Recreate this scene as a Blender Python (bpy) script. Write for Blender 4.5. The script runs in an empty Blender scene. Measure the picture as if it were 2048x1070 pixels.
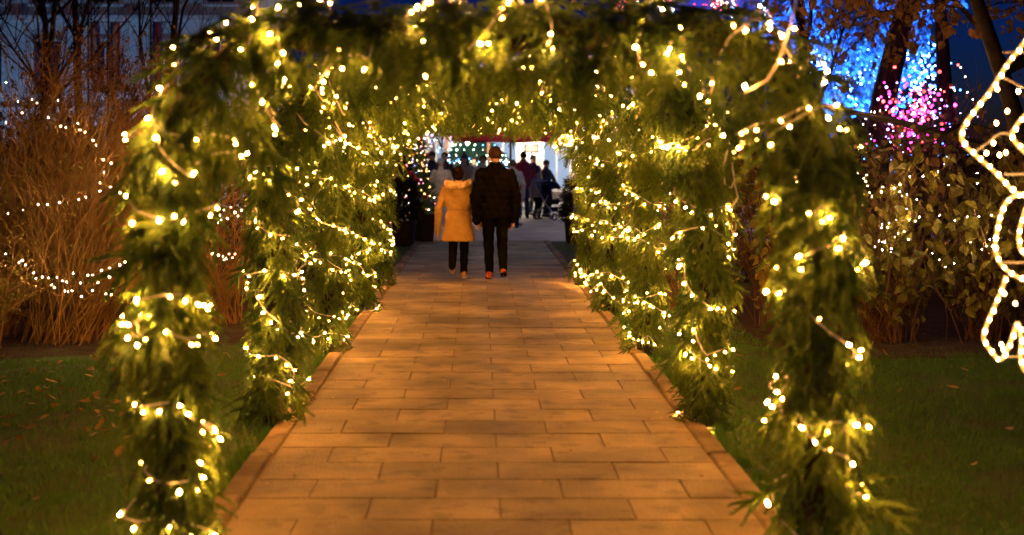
import bpy, bmesh, math, random
import numpy as np
from mathutils import Vector, Matrix, Euler, Quaternion, noise as mnoise

random.seed(7)
RNG = np.random.default_rng(7)
PI = math.pi
SC = bpy.context.scene
COL = SC.collection

# ------------------------------------------------------------------ camera
CAM_H = 1.70
F_PX = 2785.0            # focal length in pixels of the 2048 px wide photograph
HX, HY = 958.0, 315.0    # vanishing point of the walk in the photograph
cam_d = bpy.data.cameras.new('camera')
cam = bpy.data.objects.new('camera', cam_d)
COL.objects.link(cam)
cam.location = (0, 0, CAM_H)
cam.rotation_euler = (math.radians(90), 0, 0)
cam_d.sensor_width = 36.0
cam_d.lens = 36.0 * F_PX / 2048.0
cam_d.shift_x = (1024 - HX) / 2048.0
cam_d.shift_y = -(535 - HY) / 2048.0
cam_d.clip_end = 500
cam_d.dof.use_dof = True
cam_d.dof.focus_distance = 14.0
cam_d.dof.aperture_fstop = 1.8
cam_d.dof.aperture_blades = 0
SC.camera = cam

# ------------------------------------------------------------------ world: late dusk
w = bpy.data.worlds.new('World')
SC.world = w
w.use_nodes = True
nt = w.node_tree
for n in list(nt.nodes):
    nt.nodes.remove(n)
sky = nt.nodes.new('ShaderNodeTexSky')
sky.sky_type = 'NISHITA'
sky.sun_disc = False
sky.sun_elevation = math.radians(-1.25)
sky.sun_rotation = math.radians(40)
sky.air_density = 1.0
sky.dust_density = 0.4
sky.ozone_density = 9.0
bgn = nt.nodes.new('ShaderNodeBackground')
bgn.inputs['Strength'].default_value = 0.15
wo = nt.nodes.new('ShaderNodeOutputWorld')
nt.links.new(sky.outputs[0], bgn.inputs[0])
nt.links.new(bgn.outputs[0], wo.inputs[0])

SC.view_settings.view_transform = 'Standard'
SC.view_settings.look = 'None'
SC.view_settings.gamma = 1.0
SC.view_settings.exposure = 0.4
SC.view_settings.use_curve_mapping = False
SC.cycles.use_denoising = True
try:
    SC.cycles.denoiser = 'OPENIMAGEDENOISE'
    SC.cycles.denoising_input_passes = 'RGB_ALBEDO_NORMAL'
    SC.cycles.denoising_prefilter = 'ACCURATE'
except Exception:
    pass
SC.cycles.use_adaptive_sampling = False
SC.cycles.use_light_tree = True
SC.cycles.debug_use_spatial_splits = True
SC.cycles.debug_use_compact_bvh = False
SC.cycles.max_bounces = 5
SC.cycles.diffuse_bounces = 2
SC.cycles.glossy_bounces = 2
SC.cycles.transmission_bounces = 3
SC.cycles.sample_clamp_indirect = 2.0
SC.cycles.sample_clamp_direct = 0.0
SC.cycles.caustics_reflective = False
SC.cycles.caustics_refractive = False

WARM = (1.0, 0.365, 0.06)
BULB = 3200.0

# ------------------------------------------------------------------ helpers
def at(px, py, d):
    """The point seen at a photo pixel, d metres down the walk."""
    return Vector(((px - HX) / F_PX * d, d, CAM_H - (py - HY) / F_PX * d))


def gx(px, d):
    return (px - HX) / F_PX * d


def mesh(name, verts, faces, mats=(), smooth=False, mi=None):
    me = bpy.data.meshes.new(name)
    if isinstance(verts, np.ndarray):
        verts = verts.tolist()
    if isinstance(faces, np.ndarray):
        faces = faces.tolist()
    me.from_pydata([tuple(v) for v in verts], [], [tuple(f) for f in faces])
    for m in (mats if isinstance(mats, (list, tuple)) else [mats]):
        me.materials.append(m)
    if mi is not None:
        me.polygons.foreach_set('material_index', mi)
    if smooth:
        me.polygons.foreach_set('use_smooth', [True] * len(me.polygons))
    me.update()
    return me


def obj(name, me, parent=None, loc=None, rot=None, scale=None):
    o = bpy.data.objects.new(name, me)
    COL.objects.link(o)
    if parent is not None:
        o.parent = parent
    if loc is not None:
        o.location = loc
    if rot is not None:
        if isinstance(rot, Quaternion):
            o.rotation_mode = 'QUATERNION'
            o.rotation_quaternion = rot
        else:
            o.rotation_euler = rot
    if scale is not None:
        o.scale = scale if hasattr(scale, '__len__') else (scale,) * 3
    return o


def tag(o, label, cat, group=None):
    o['label'] = label
    o['category'] = cat
    if group:
        o['group'] = group
    return o


def thing(name, label, cat, loc=(0, 0, 0), rotz=0.0, group=None):
    o = obj(name, None, None, loc, (0, 0, rotz))
    o.empty_display_size = 0.1
    return tag(o, label, cat, group)


def struct(name, me, loc=None):
    o = obj(name, me, None, loc)
    o['kind'] = 'structure'
    return o


class MB:
    """Collects shapes into one mesh."""
    def __init__(self):
        self.v = []
        self.f = []
        self.m = []

    def add(self, vs, fs, mi=0):
        b = len(self.v)
        self.v.extend(tuple(v) for v in vs)
        self.f.extend(tuple(i + b for i in f) for f in fs)
        self.m.extend([mi] * len(fs))

    def box(self, c, s, rz=0.0, mi=0, bev=0.0, M=None):
        hx, hy, hz = s[0] / 2, s[1] / 2, s[2] / 2
        if bev <= 0:
            vs = [(-hx, -hy, -hz), (hx, -hy, -hz), (hx, hy, -hz), (-hx, hy, -hz),
                  (-hx, -hy, hz), (hx, -hy, hz), (hx, hy, hz), (-hx, hy, hz)]
            fs = [(3, 2, 1, 0), (4, 5, 6, 7), (0, 1, 5, 4), (1, 2, 6, 5), (2, 3, 7, 6), (3, 0, 4, 7)]
        else:
            b = bev
            vs = [(-hx, -hy, -hz), (hx, -hy, -hz), (hx, hy, -hz), (-hx, hy, -hz),
                  (-hx, -hy, hz - b), (hx, -hy, hz - b), (hx, hy, hz - b), (-hx, hy, hz - b),
                  (-hx + b, -hy + b, hz), (hx - b, -hy + b, hz), (hx - b, hy - b, hz), (-hx + b, hy - b, hz)]
            fs = [(3, 2, 1, 0), (0, 1, 5, 4), (1, 2, 6, 5), (2, 3, 7, 6), (3, 0, 4, 7),
                  (4, 5, 9, 8), (5, 6, 10, 9), (6, 7, 11, 10), (7, 4, 8, 11), (8, 9, 10, 11)]
        R = M if M is not None else Matrix.Rotation(rz, 3, 'Z')
        c = Vector(c)
        self.add([R @ Vector(v) + c for v in vs], fs, mi)

    def tube(self, pts, rad, sides=6, mi=0, cap=True):
        pts = [Vector(p) for p in pts]
        n = len(pts)
        if not hasattr(rad, '__len__'):
            rad = [rad] * n
        t0 = (pts[1] - pts[0]).normalized()
        up = Vector((0, 0, 1)) if abs(t0.z) < 0.9 else Vector((1, 0, 0))
        a = t0.cross(up).normalized()
        vs, fs = [], []
        for i, p in enumerate(pts):
            t = (pts[min(i + 1, n - 1)] - pts[max(i - 1, 0)])
            if t.length < 1e-9:
                t = t0
            t = t.normalized()
            a = (a - t * a.dot(t))
            a = a.normalized() if a.length > 1e-6 else t.orthogonal().normalized()
            b = t.cross(a)
            for k in range(sides):
                q = 2 * PI * k / sides
                vs.append(p + (a * math.cos(q) + b * math.sin(q)) * rad[i])
        for i in range(n - 1):
            for k in range(sides):
                k2 = (k + 1) % sides
                fs.append((i * sides + k, i * sides + k2, (i + 1) * sides + k2, (i + 1) * sides + k))
        if cap:
            fs.append(tuple(range(sides - 1, -1, -1)))
            fs.append(tuple((n - 1) * sides + k for k in range(sides)))
        self.add(vs, fs, mi)

    def lathe(self, prof, sides=16, c=(0, 0, 0), mi=0, sx=1.0, sy=1.0):
        vs, fs = [], []
        for (r, z) in prof:
            for k in range(sides):
                q = 2 * PI * k / sides
                vs.append((c[0] + r * sx * math.cos(q), c[1] + r * sy * math.sin(q), c[2] + z))
        n = len(prof)
        for i in range(n - 1):
            for k in range(sides):
                k2 = (k + 1) % sides
                fs.append((i * sides + k, i * sides + k2, (i + 1) * sides + k2, (i + 1) * sides + k))
        fs.append(tuple(range(sides - 1, -1, -1)))
        fs.append(tuple((n - 1) * sides + k for k in range(sides)))
        self.add(vs, fs, mi)

    def ell(self, c, r, M=None, seg=12, ring=8, mi=0):
        c = Vector(c)
        if not hasattr(r, '__len__'):
            r = (r, r, r)
        vs = [(0, 0, -r[2])]
        for i in range(1, ring):
            th = -PI / 2 + PI * i / ring
            for k in range(seg):
                q = 2 * PI * k / seg
                vs.append((r[0] * math.cos(th) * math.cos(q), r[1] * math.cos(th) * math.sin(q), r[2] * math.sin(th)))
        vs.append((0, 0, r[2]))
        fs = []
        for k in range(seg):
            fs.append((0, 1 + (k + 1) % seg, 1 + k))
        for i in range(ring - 2):
            for k in range(seg):
                a = 1 + i * seg + k
                b = 1 + i * seg + (k + 1) % seg
                fs.append((a, b, b + seg, a + seg))
        t = len(vs) - 1
        o = 1 + (ring - 2) * seg
        for k in range(seg):
            fs.append((o + k, o + (k + 1) % seg, t))
        vs = [(M @ Vector(v) if M is not None else Vector(v)) + c for v in vs]
        self.add(vs, fs, mi)

    def cap(self, p0, r0, p1, r1, sides=12):
        """a tapered limb with round ends"""
        self.tube([p0, p1], [r0, r1], sides)
        self.ell(p0, r0, seg=sides, ring=8)
        self.ell(p1, r1, seg=sides, ring=8)

    def loft(self, rings, sides=24):
        """rings: (cx, cy, z, rx, ry)"""
        vs, fs = [], []
        for (cx, cy, z, rx, ry) in rings:
            for k in range(sides):
                q = 2 * PI * k / sides
                vs.append((cx + rx * math.cos(q), cy + ry * math.sin(q), z))
        n = len(rings)
        for i in range(n - 1):
            for k in range(sides):
                k2 = (k + 1) % sides
                fs.append((i * sides + k, i * sides + k2, (i + 1) * sides + k2, (i + 1) * sides + k))
        fs.append(tuple(range(sides - 1, -1, -1)))
        fs.append(tuple((n - 1) * sides + k for k in range(sides)))
        self.add(vs, fs)

    def mesh(self, name, mats, smooth=False):
        return mesh(name, self.v, self.f, mats, smooth, self.m)

    def build(self, name, mats, parent=None, smooth=False, loc=None, rot=None):
        return obj(name, self.mesh(name, mats, smooth), parent, loc, rot)


# ------------------------------------------------------------------ materials
def new_mat(name):
    m = bpy.data.materials.new(name)
    m.use_nodes = True
    n = m.node_tree
    for x in list(n.nodes):
        n.nodes.remove(x)
    out = n.nodes.new('ShaderNodeOutputMaterial')
    return m, n, out


def pbr(name, col, rough=0.7, var=0.25, scale=8.0, bump=0.0, bscale=40.0, metal=0.0, objvar=0.0, world=False, stain=0.0, col2=None, sheen=0.0, spec=0.3, emit=None, emit_s=0.0):
    m, n, out = new_mat(name)
    b = n.nodes.new('ShaderNodeBsdfPrincipled')
    b.inputs['Roughness'].default_value = rough
    b.inputs['Metallic'].default_value = metal
    b.inputs['Specular IOR Level'].default_value = spec
    if sheen:
        b.inputs['Sheen Weight'].default_value = sheen
    tc = n.nodes.new('ShaderNodeTexCoord')
    nz = n.nodes.new('ShaderNodeTexNoise')
    nz.inputs['Scale'].default_value = scale
    nz.inputs['Detail'].default_value = 5
    crd = tc.outputs['Object']
    if world:
        crd = n.nodes.new('ShaderNodeNewGeometry').outputs['Position']
    n.links.new(crd, nz.inputs['Vector'])
    mx = n.nodes.new('ShaderNodeMix')
    mx.data_type = 'RGBA'
    c2 = col2 if col2 else tuple(c * (1 - var) for c in col)
    c1 = tuple(min(1, c * (1 + var * 0.6)) for c in col) if not col2 else col
    mx.inputs[6].default_value = (*c2, 1)
    mx.inputs[7].default_value = (*c1, 1)
    rp = n.nodes.new('ShaderNodeMapRange')
    rp.inputs[1].default_value = 0.3
    rp.inputs[2].default_value = 0.7
    n.links.new(nz.outputs[0], rp.inputs[0])
    n.links.new(rp.outputs[0], mx.inputs[0])
    colout = mx.outputs[2]
    if stain:             # blotches of dirt and damp, and fine grit
        for scl, lo_, hi_, amt in ((1.1, .42, .62, stain), (7.0, .56, .66, stain * .7), (160.0, .35, .65, stain * .55)):
            n2 = n.nodes.new('ShaderNodeTexNoise'); n2.inputs['Scale'].default_value = scl; n2.inputs['Detail'].default_value = 4
            n.links.new(crd, n2.inputs['Vector'])
            r2 = n.nodes.new('ShaderNodeMapRange'); r2.inputs[1].default_value = lo_; r2.inputs[2].default_value = hi_
            r2.inputs[3].default_value = 1.0; r2.inputs[4].default_value = 1 - amt
            n.links.new(n2.outputs[0], r2.inputs[0])
            h2 = n.nodes.new('ShaderNodeHueSaturation')
            n.links.new(r2.outputs[0], h2.inputs['Value']); n.links.new(colout, h2.inputs['Color'])
            colout = h2.outputs[0]
    if objvar:
        oi = n.nodes.new('ShaderNodeObjectInfo')
        mr = n.nodes.new('ShaderNodeMapRange')
        mr.inputs[3].default_value = 1 - objvar
        mr.inputs[4].default_value = 1 + objvar
        n.links.new(oi.outputs['Random'], mr.inputs[0])
        hs = n.nodes.new('ShaderNodeHueSaturation')
        n.links.new(mr.outputs[0], hs.inputs['Value'])
        n.links.new(colout, hs.inputs['Color'])
        colout = hs.outputs[0]
    n.links.new(colout, b.inputs['Base Color'])
    if bump:
        nb = n.nodes.new('ShaderNodeTexNoise')
        nb.inputs['Scale'].default_value = bscale
        nb.inputs['Detail'].default_value = 6
        n.links.new(crd, nb.inputs['Vector'])
        bp = n.nodes.new('ShaderNodeBump')
        bp.inputs['Strength'].default_value = bump
        bp.inputs['Distance'].default_value = 0.02
        n.links.new(nb.outputs[0], bp.inputs['Height'])
        n.links.new(bp.outputs[0], b.inputs['Normal'])
    if emit:
        b.inputs['Emission Color'].default_value = (*emit, 1)
        b.inputs['Emission Strength'].default_value = emit_s
    n.links.new(b.outputs[0], out.inputs[0])
    return m


def leaf_mat(name, ca, cb, trans=0.35, rough=0.55, vscale=3.0):
    """thin leaf or needle: colours run from ca to cb between objects and along the mass"""
    m, n, out = new_mat(name)
    oi = n.nodes.new('ShaderNodeObjectInfo')
    geo = n.nodes.new('ShaderNodeNewGeometry')
    nz = n.nodes.new('ShaderNodeTexNoise')
    nz.inputs['Scale'].default_value = vscale
    n.links.new(geo.outputs['Position'], nz.inputs['Vector'])
    ad = n.nodes.new('ShaderNodeMath'); ad.operation = 'ADD'
    n.links.new(oi.outputs['Random'], ad.inputs[0])
    n.links.new(geo.outputs['Random Per Island'], ad.inputs[1])
    ml = n.nodes.new('ShaderNodeMath'); ml.operation = 'MULTIPLY_ADD'
    n.links.new(ad.outputs[0], ml.inputs[0])
    ml.inputs[1].default_value = 0.3
    n.links.new(nz.outputs[0], ml.inputs[2])
    mr = n.nodes.new('ShaderNodeMapRange')
    mr.inputs[1].default_value = 0.45
    mr.inputs[2].default_value = 1.15
    n.links.new(ml.outputs[0], mr.inputs[0])
    mx = n.nodes.new('ShaderNodeMix'); mx.data_type = 'RGBA'
    mx.inputs[6].default_value = (*ca, 1)
    mx.inputs[7].default_value = (*cb, 1)
    n.links.new(mr.outputs[0], mx.inputs[0])
    d = n.nodes.new('ShaderNodeBsdfPrincipled')
    d.inputs['Roughness'].default_value = rough
    d.inputs['Specular IOR Level'].default_value = 0.35
    t = n.nodes.new('ShaderNodeBsdfTranslucent')
    n.links.new(mx.outputs[2], d.inputs['Base Color'])
    n.links.new(mx.outputs[2], t.inputs['Color'])
    s = n.nodes.new('ShaderNodeMixShader')
    s.inputs[0].default_value = trans
    n.links.new(d.outputs[0], s.inputs[1])
    n.links.new(t.outputs[0], s.inputs[2])
    n.links.new(s.outputs[0], out.inputs[0])
    return m


def glow(name, col, strength, lo=0.45, sample=True):
    """a lamp or LED: brightness differs a little from one to the next"""
    m, n, out = new_mat(name)
    e = n.nodes.new('ShaderNodeEmission')
    e.inputs[0].default_value = (*col, 1)
    if lo < 1:
        oi = n.nodes.new('ShaderNodeObjectInfo')
        mr = n.nodes.new('ShaderNodeMapRange')
        mr.inputs[3].default_value = lo * strength
        mr.inputs[4].default_value = strength
        pw = n.nodes.new('ShaderNodeMath'); pw.operation = 'POWER'
        n.links.new(oi.outputs['Random'], pw.inputs[0])
        pw.inputs[1].default_value = 2.6
        n.links.new(pw.outputs[0], mr.inputs[0])
        n.links.new(mr.outputs[0], e.inputs[1])
    else:
        e.inputs[1].default_value = strength
    n.links.new(e.outputs[0], out.inputs[0])
    if not sample:
        try:
            m.cycles.emission_sampling = 'NONE'
        except Exception:
            pass
    return m


M_spruce = leaf_mat('spruce_needles', (0.012, 0.052, 0.014), (0.17, 0.28, 0.038), 0.38)
M_bark = pbr('bark', (0.09, 0.06, 0.04), 0.9, 0.4, 12, 0.6, 30)
M_darkbark = pbr('dark_bark', (0.028, 0.022, 0.02), 0.9, 0.4, 10, 0.6, 30)
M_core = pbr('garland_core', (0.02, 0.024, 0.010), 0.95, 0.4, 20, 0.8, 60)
M_cable = pbr('white_cable', (0.50, 0.52, 0.55), 0.45, 0.1, 30)
M_tip = glow('led_tip', WARM, BULB, 0.025)
M_collar = glow('led_socket', (1.0, 0.42, 0.07), 1.3, 0.4, sample=False)
M_bushbulb = glow('shrub_led', (1.0, 0.58, 0.24), 1450.0, 0.2)
M_slab = pbr('concrete_slab', (0.285, 0.235, 0.105), 0.62, 0.45, 1.9, 0.6, 70, objvar=0.3, world=True, stain=.55)
M_kerb = pbr('kerb_stone', (0.30, 0.235, 0.11), 0.8, 0.4, 4.0, 0.5, 60, objvar=0.2, world=True, stain=.5)
M_joint = pbr('joint_sand', (0.13, 0.095, 0.045), 0.95, 0.4, 20, 0.4, 80)
M_soil = pbr('soil', (0.045, 0.030, 0.018), 0.95, 0.5, 6, 0.8, 30)
M_ground = pbr('turf_ground', (0.05, 0.12, 0.02), 0.95, 0.5, 2.5, 0.7, 40, col2=(0.06, 0.07, 0.022))
M_grass = leaf_mat('grass_blades', (0.055, 0.15, 0.018), (0.10, 0.28, 0.036), 0.4, 0.6, 0.9)
M_plaza = pbr('plaza_paving', (0.34, 0.32, 0.29), 0.7, 0.25, 1.5, 0.3, 30)
M_fallen = leaf_mat('fallen_leaf', (0.20, 0.11, 0.025), (0.46, 0.30, 0.07), 0.2)

# ------------------------------------------------------------------ ground and walk
def build_ground():
    me = mesh('ground', [(-150, -20, 0), (150, -20, 0), (150, 260, 0), (-150, 260, 0)], [(0, 1, 2, 3)], M_ground)
    g = struct('ground', me)
    for nm, pts in (('soil_bed', [(-9, 11.3), (-3.0, 11.9), (-1.9, 13.0), (-1.9, 17.5), (-9, 18)]),
                    ('soil_bed', [(2.0, 13.2), (3.2, 11.7), (9, 11.5), (9, 18), (2.0, 18)])):
        n = 40
        # an uneven edge round the bed
        ring = []
        for i in range(len(pts)):
            a, b = Vector(pts[i]), Vector(pts[(i + 1) % len(pts)])
            for k in range(14):
                p = a.lerp(b, k / 14)
                j = 0.12
                ring.append((p.x + random.uniform(-j, j), p.y + random.uniform(-j, j), 0.006))
        struct(nm, mesh(nm, ring, [tuple(range(len(ring)))], M_soil))
    # the walk
    X0, X1 = -1.145, 1.285
    Y0, Y1 = 4.8, 28.0
    p = struct('path', mesh('path', [(X0 - .10, Y0, .029), (X1 + .10, Y0, .029), (X1 + .10, Y1, .029), (X0 - .10, Y1, .029)], [(0, 1, 2, 3)], M_joint))
    cache = {}
    def slab(wd, dp):
        k = (round(wd, 3), round(dp, 3))
        if k not in cache:
            mb = MB(); mb.box((0, 0, 0), (wd, dp, 0.05), bev=0.004)
            cache[k] = mb.mesh('paving_slab', M_slab)
        return cache[k]
    s = 0.40
    SW = 0.6225
    rows = int((Y1 - Y0) / s)
    for r in range(rows):
        y = Y0 + (r + 0.5) * s
        xs = [X0] + [x for x in [(-1.145 + 0.31 + k * SW if r % 2 else -0.5225 + k * SW) for k in range(-1, 5)] if X0 + .1 < x < X1 - .1] + [X1]
        for a, b in zip(xs[:-1], xs[1:]):
            obj('paving_slab', slab(b - a - 0.007, s - 0.006), p, ((a + b) / 2, y, 0.012 + random.uniform(-.0025, .0025)),
                (random.uniform(-.004, .004), random.uniform(-.003, .003), random.uniform(-.002, .002)))
    mb = MB(); mb.box((0, 0, 0), (0.115, 0.985, 0.10), bev=0.010)
    km = mb.mesh('kerb_stone', M_kerb)
    for sx, x in ((-1, X0 - 0.066), (1, X1 + 0.066)):
        y = Y0 + 0.5
        while y < Y1:
            obj('kerb_stone', km, p, (x + random.uniform(-.010, .010), y, 0.0 + random.uniform(-.007, .007)), (random.uniform(-.005, .005), random.uniform(-.04, .04), random.uniform(-.009, .009)))
            y += 1.0
    # plaza past the end of the tunnel
    struct('plaza', mesh('plaza', [(-30, 33.0, .014), (X0 - .15, 33.0, .014), (X0 - .15, 28.0, .014), (30, 28.0, .014), (30, 90, .014), (-30, 90, .014)], [(0, 1, 2, 3, 4, 5)], M_plaza))
    return g

GROUND = build_ground()


def build_grass():
    """short turf either side of the walk"""
    def patch(n, x0, x1, y0, y1):
        x = RNG.uniform(x0, x1, n)
        # denser close to the camera
        u = RNG.uniform(0, 1, n)
        y = y0 + (y1 - y0) * u ** 1.3
        return np.stack([x, y], 1)
    P = np.concatenate([patch(85000, -4.9, -1.29, 5.0, 13.0), patch(95000, 1.43, 4.9, 5.0, 13.5),
                        patch(7000, -2.6, -1.3, 13, 27), patch(7000, 1.45, 2.8, 13.5, 27)])
    # thin where bare soil shows
    keep = []
    for (x, y) in P:
        v = mnoise.noise(Vector((x * 1.3, y * 1.3, 0.0)))
        edge = min(abs(x + 1.29), abs(x - 1.43))
        pr = 0.9 if v > -0.25 else 0.35
        if edge < 0.16:
            pr *= edge / 0.16
        bed = (x < -2.2 and y > 11.6) or (x > 2.6 and y > 12.0)
        if bed:
            pr *= 0.05
        keep.append(random.random() < pr)
    P = P[np.array(keep)]
    tufts = []
    for k in range(260):      # tufts crowding the kerb
        cx = (-1.30 - abs(random.gauss(0, .03))) if k % 2 else (1.44 + abs(random.gauss(0, .03)))
        cy = 5.2 + 12 * random.random() ** 1.4
        for j in range(22):
            tufts.append((cx + random.gauss(0, .025), cy + random.gauss(0, .045)))
    nt_ = len(tufts)
    P = np.concatenate([P, np.array(tufts)])
    n = len(P)
    h = RNG.uniform(0.018, 0.05, n) * (0.7 + 0.3 * RNG.random(n))
    h[-nt_:] *= RNG.uniform(1.2, 2.2, nt_)
    a = RNG.uniform(0, 2 * PI, n)
    lean = RNG.uniform(0.1, 0.9, n) * h
    la = RNG.uniform(0, 2 * PI, n)
    wd = RNG.uniform(0.0012, 0.0026, n) * (1 + P[:, 1] * 0.06)
    V = np.zeros((n, 3, 3))
    V[:, 0, 0] = P[:, 0] - np.cos(a) * wd; V[:, 0, 1] = P[:, 1] - np.sin(a) * wd
    V[:, 1, 0] = P[:, 0] + np.cos(a) * wd; V[:, 1, 1] = P[:, 1] + np.sin(a) * wd
    V[:, 2, 0] = P[:, 0] + np.cos(la) * lean; V[:, 2, 1] = P[:, 1] + np.sin(la) * lean; V[:, 2, 2] = h
    me = fast_tris('grass', V.reshape(-1, 3), n, M_grass)
    o = obj('grass', me)
    o['kind'] = 'stuff'
    o['label'] = 'short green turf on both sides of the paved walk'
    o['category'] = 'grass'


def fast_tris(name, V, n, mat):
    me = bpy.data.meshes.new(name)
    me.vertices.add(len(V))
    me.vertices.foreach_set('co', np.ascontiguousarray(V, dtype=np.float32).ravel())
    me.loops.add(n * 3)
    me.loops.foreach_set('vertex_index', np.arange(n * 3, dtype=np.int32))
    me.polygons.add(n)
    me.polygons.foreach_set('loop_start', np.arange(0, n * 3, 3, dtype=np.int32))
    me.materials.append(mat)
    me.update(calc_edges=True)
    me.validate()
    return me

build_grass()


def leaf_mesh(name, L, W, mat, bend=0.25, heart=True):
    """a broad leaf, folded along its rib, tip along +Y"""
    prof = [(0, 0.02), (0.12, 0.55), (0.35, 1.0), (0.6, 0.82), (0.82, 0.42), (1.0, 0.0)] if heart else [(0, .05), (.2, .6), (.5, 1), (.8, .55), (1, 0)]
    vs, fs = [], []
    for (t, q) in prof:
        z = -bend * L * t * t
        vs.append((0, t * L, z))
        vs.append((-q * W / 2, t * L, z + 0.25 * q * W / 2))
        vs.append((q * W / 2, t * L, z + 0.18 * q * W / 2))
    for i in range(len(prof) - 1):
        a = i * 3; b = a + 3
        fs += [(a, b, b + 1, a + 1), (a, a + 2, b + 2, b)]
    return mesh(name, vs, fs, mat, smooth=True)


def rand_rot():
    return Euler((random.uniform(-PI, PI), random.uniform(-PI, PI), random.uniform(-PI, PI)))


def build_fallen():
    lm = [leaf_mesh('fallen_leaf', 0.075, 0.05, M_fallen, -0.3), leaf_mesh('fallen_leaf', 0.06, 0.055, M_fallen, 0.35), leaf_mesh('fallen_leaf', 0.09, 0.045, M_fallen, -0.15)]
    n = 0
    while n < 230:
        if random.random() < 0.78:
            x = random.uniform(-4.6, -2.0); y = random.gauss(9.7, 1.1)
        elif random.random() < 0.5:
            x = random.uniform(-4.4, -1.4); y = random.uniform(6.5, 12)
        else:
            x = random.uniform(1.6, 5.2); y = random.choice([random.uniform(10, 12.3), random.uniform(6.5, 12)])
        if abs(x) < 1.5 or y < 6:
            continue
        obj('fallen_leaf', random.choice(lm), GROUND, (x, y, 0.03 + random.uniform(0, .012)),
            (random.uniform(-.6, .6), random.uniform(-.6, .6), random.uniform(0, 6.28)), random.uniform(.7, 1.15))
        n += 1
    for _ in range(90):   # crumbs of leaf on the slabs
        obj('fallen_leaf', random.choice(lm), GROUND, (random.choice([random.uniform(-1.1, 1.25), random.choice([-1.05, 1.2]) + random.gauss(0, .08)]), random.uniform(6.4, 15), 0.042),
            (random.uniform(-.3, .3), random.uniform(-.3, .3), random.uniform(0, 6.28)), random.uniform(.15, .45))

build_fallen()

# ------------------------------------------------------------------ spruce garland arches
def sprig_tris(L, seed):
    """needles of one drooping spruce spray, tip along +Z, flat across X; triangles (n,3,3)"""
    rg = np.random.default_rng(seed)
    tw = []   # twig polylines: start, dir, length
    stem = []
    for i in range(9):
        t = i / 8
        stem.append(np.array([0.03 * math.sin(t * 2 + seed), -0.18 * L * t * t, L * t]))
    tw.append((stem, 1.0))
    k = 0
    for t in np.linspace(0.10, 0.72, 5):
        side = 1 if k % 2 else -1
        k += 1
        i = int(t * 8)
        p = stem[i]
        ll = L * (0.55 - 0.32 * t) * rg.uniform(.8, 1.2)
        d = np.array([side * rg.uniform(.5, .85), rg.uniform(-.25, .35), rg.uniform(.6, .9)])
        d /= np.linalg.norm(d)
        tw.append(([p, p + d * ll * .5 + [0, 0, .02 * L], p + d * ll + [0, -.03 * L, .10 * L]], .85))
    T = []
    for pts, sc in tw:
        pts = np.array(pts)
        seg = np.linalg.norm(np.diff(pts, axis=0), axis=1)
        tot = seg.sum()
        n = int(tot * 150)
        cum = np.concatenate([[0], np.cumsum(seg)])
        for s in (np.arange(n) + .5) / n * tot:
            j = min(np.searchsorted(cum, s) - 1, len(seg) - 1)
            f = (s - cum[j]) / seg[j]
            p = pts[j] * (1 - f) + pts[j + 1] * f
            d = (pts[j + 1] - pts[j]) / seg[j]
            r = rg.normal(size=3); r -= d * r.dot(d); r /= np.linalg.norm(r)
            nd = d * rg.uniform(.6, 1.2) + r * 0.8
            nd /= np.linalg.norm(nd)
            ln = rg.uniform(.018, .030) * sc
            wv = np.cross(nd, rg.normal(size=3)); wv /= np.linalg.norm(wv)
            wd = 0.0046
            T.append([p - wv * wd, p + wv * wd, p + nd * ln])
        # the woody twig itself
        ns = len(seg)
        for j in range(ns):
            d = (pts[j + 1] - pts[j]) / seg[j]
            w1 = np.cross(d, [0.0, 1.0, 0.12]); w1 /= np.linalg.norm(w1)
            w2 = np.cross(d, w1)
            for wv, hw in ((w1, .0175), (w2, .010)):
                a0 = wv * hw * sc * (1 - .55 * j / ns); a1 = wv * hw * sc * (1 - .55 * (j + 1) / ns) * (0.15 if j == ns - 1 else 1)
                T.append([pts[j] - a0, pts[j] + a0, pts[j + 1] + a1])
                T.append([pts[j] - a0, pts[j + 1] + a1, pts[j + 1] - a1])
    return np.array(T)

SPRIGS = [sprig_tris(L, 11 + i) for i, L in enumerate((0.30, 0.26, 0.34, 0.22, 0.28))]
SPRIG_ME = [fast_tris('spruce_sprig', T.reshape(-1, 3), len(T), M_spruce) for T in SPRIGS]

# arch centre line: up the left leg, over, down the right leg
AW, AH, AR = 1.36, 2.21, 0.54
DEEP = 1.45          # the garland is deeper along the walk than it is wide
ACX = 0.065
ALEN = 2 * (AH - AR) + 2 * (AW - AR) + PI * AR


def arch_pt(s):
    """centre (x, z), tangent (x, z), outward normal (x, z)"""
    a = AH - AR
    q = PI * AR / 2
    b = 2 * (AW - AR)
    if s < a:
        return (-AW, s), (0, 1), (-1, 0)
    s -= a
    if s < q:
        th = s / AR
        return (-AW + AR - AR * math.cos(th), AH - AR + AR * math.sin(th)), (math.sin(th), math.cos(th)), (-math.cos(th), math.sin(th))
    s -= q
    if s < b:
        return (-AW + AR + s, AH), (1, 0), (0, 1)
    s -= b
    if s < q:
        th = s / AR
        return (AW - AR + AR * math.sin(th), AH - AR + AR * math.cos(th)), (math.cos(th), -math.sin(th)), (math.sin(th), math.cos(th))
    s -= q
    return (AW, AH - AR - s), (0, -1), (1, 0)


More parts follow.
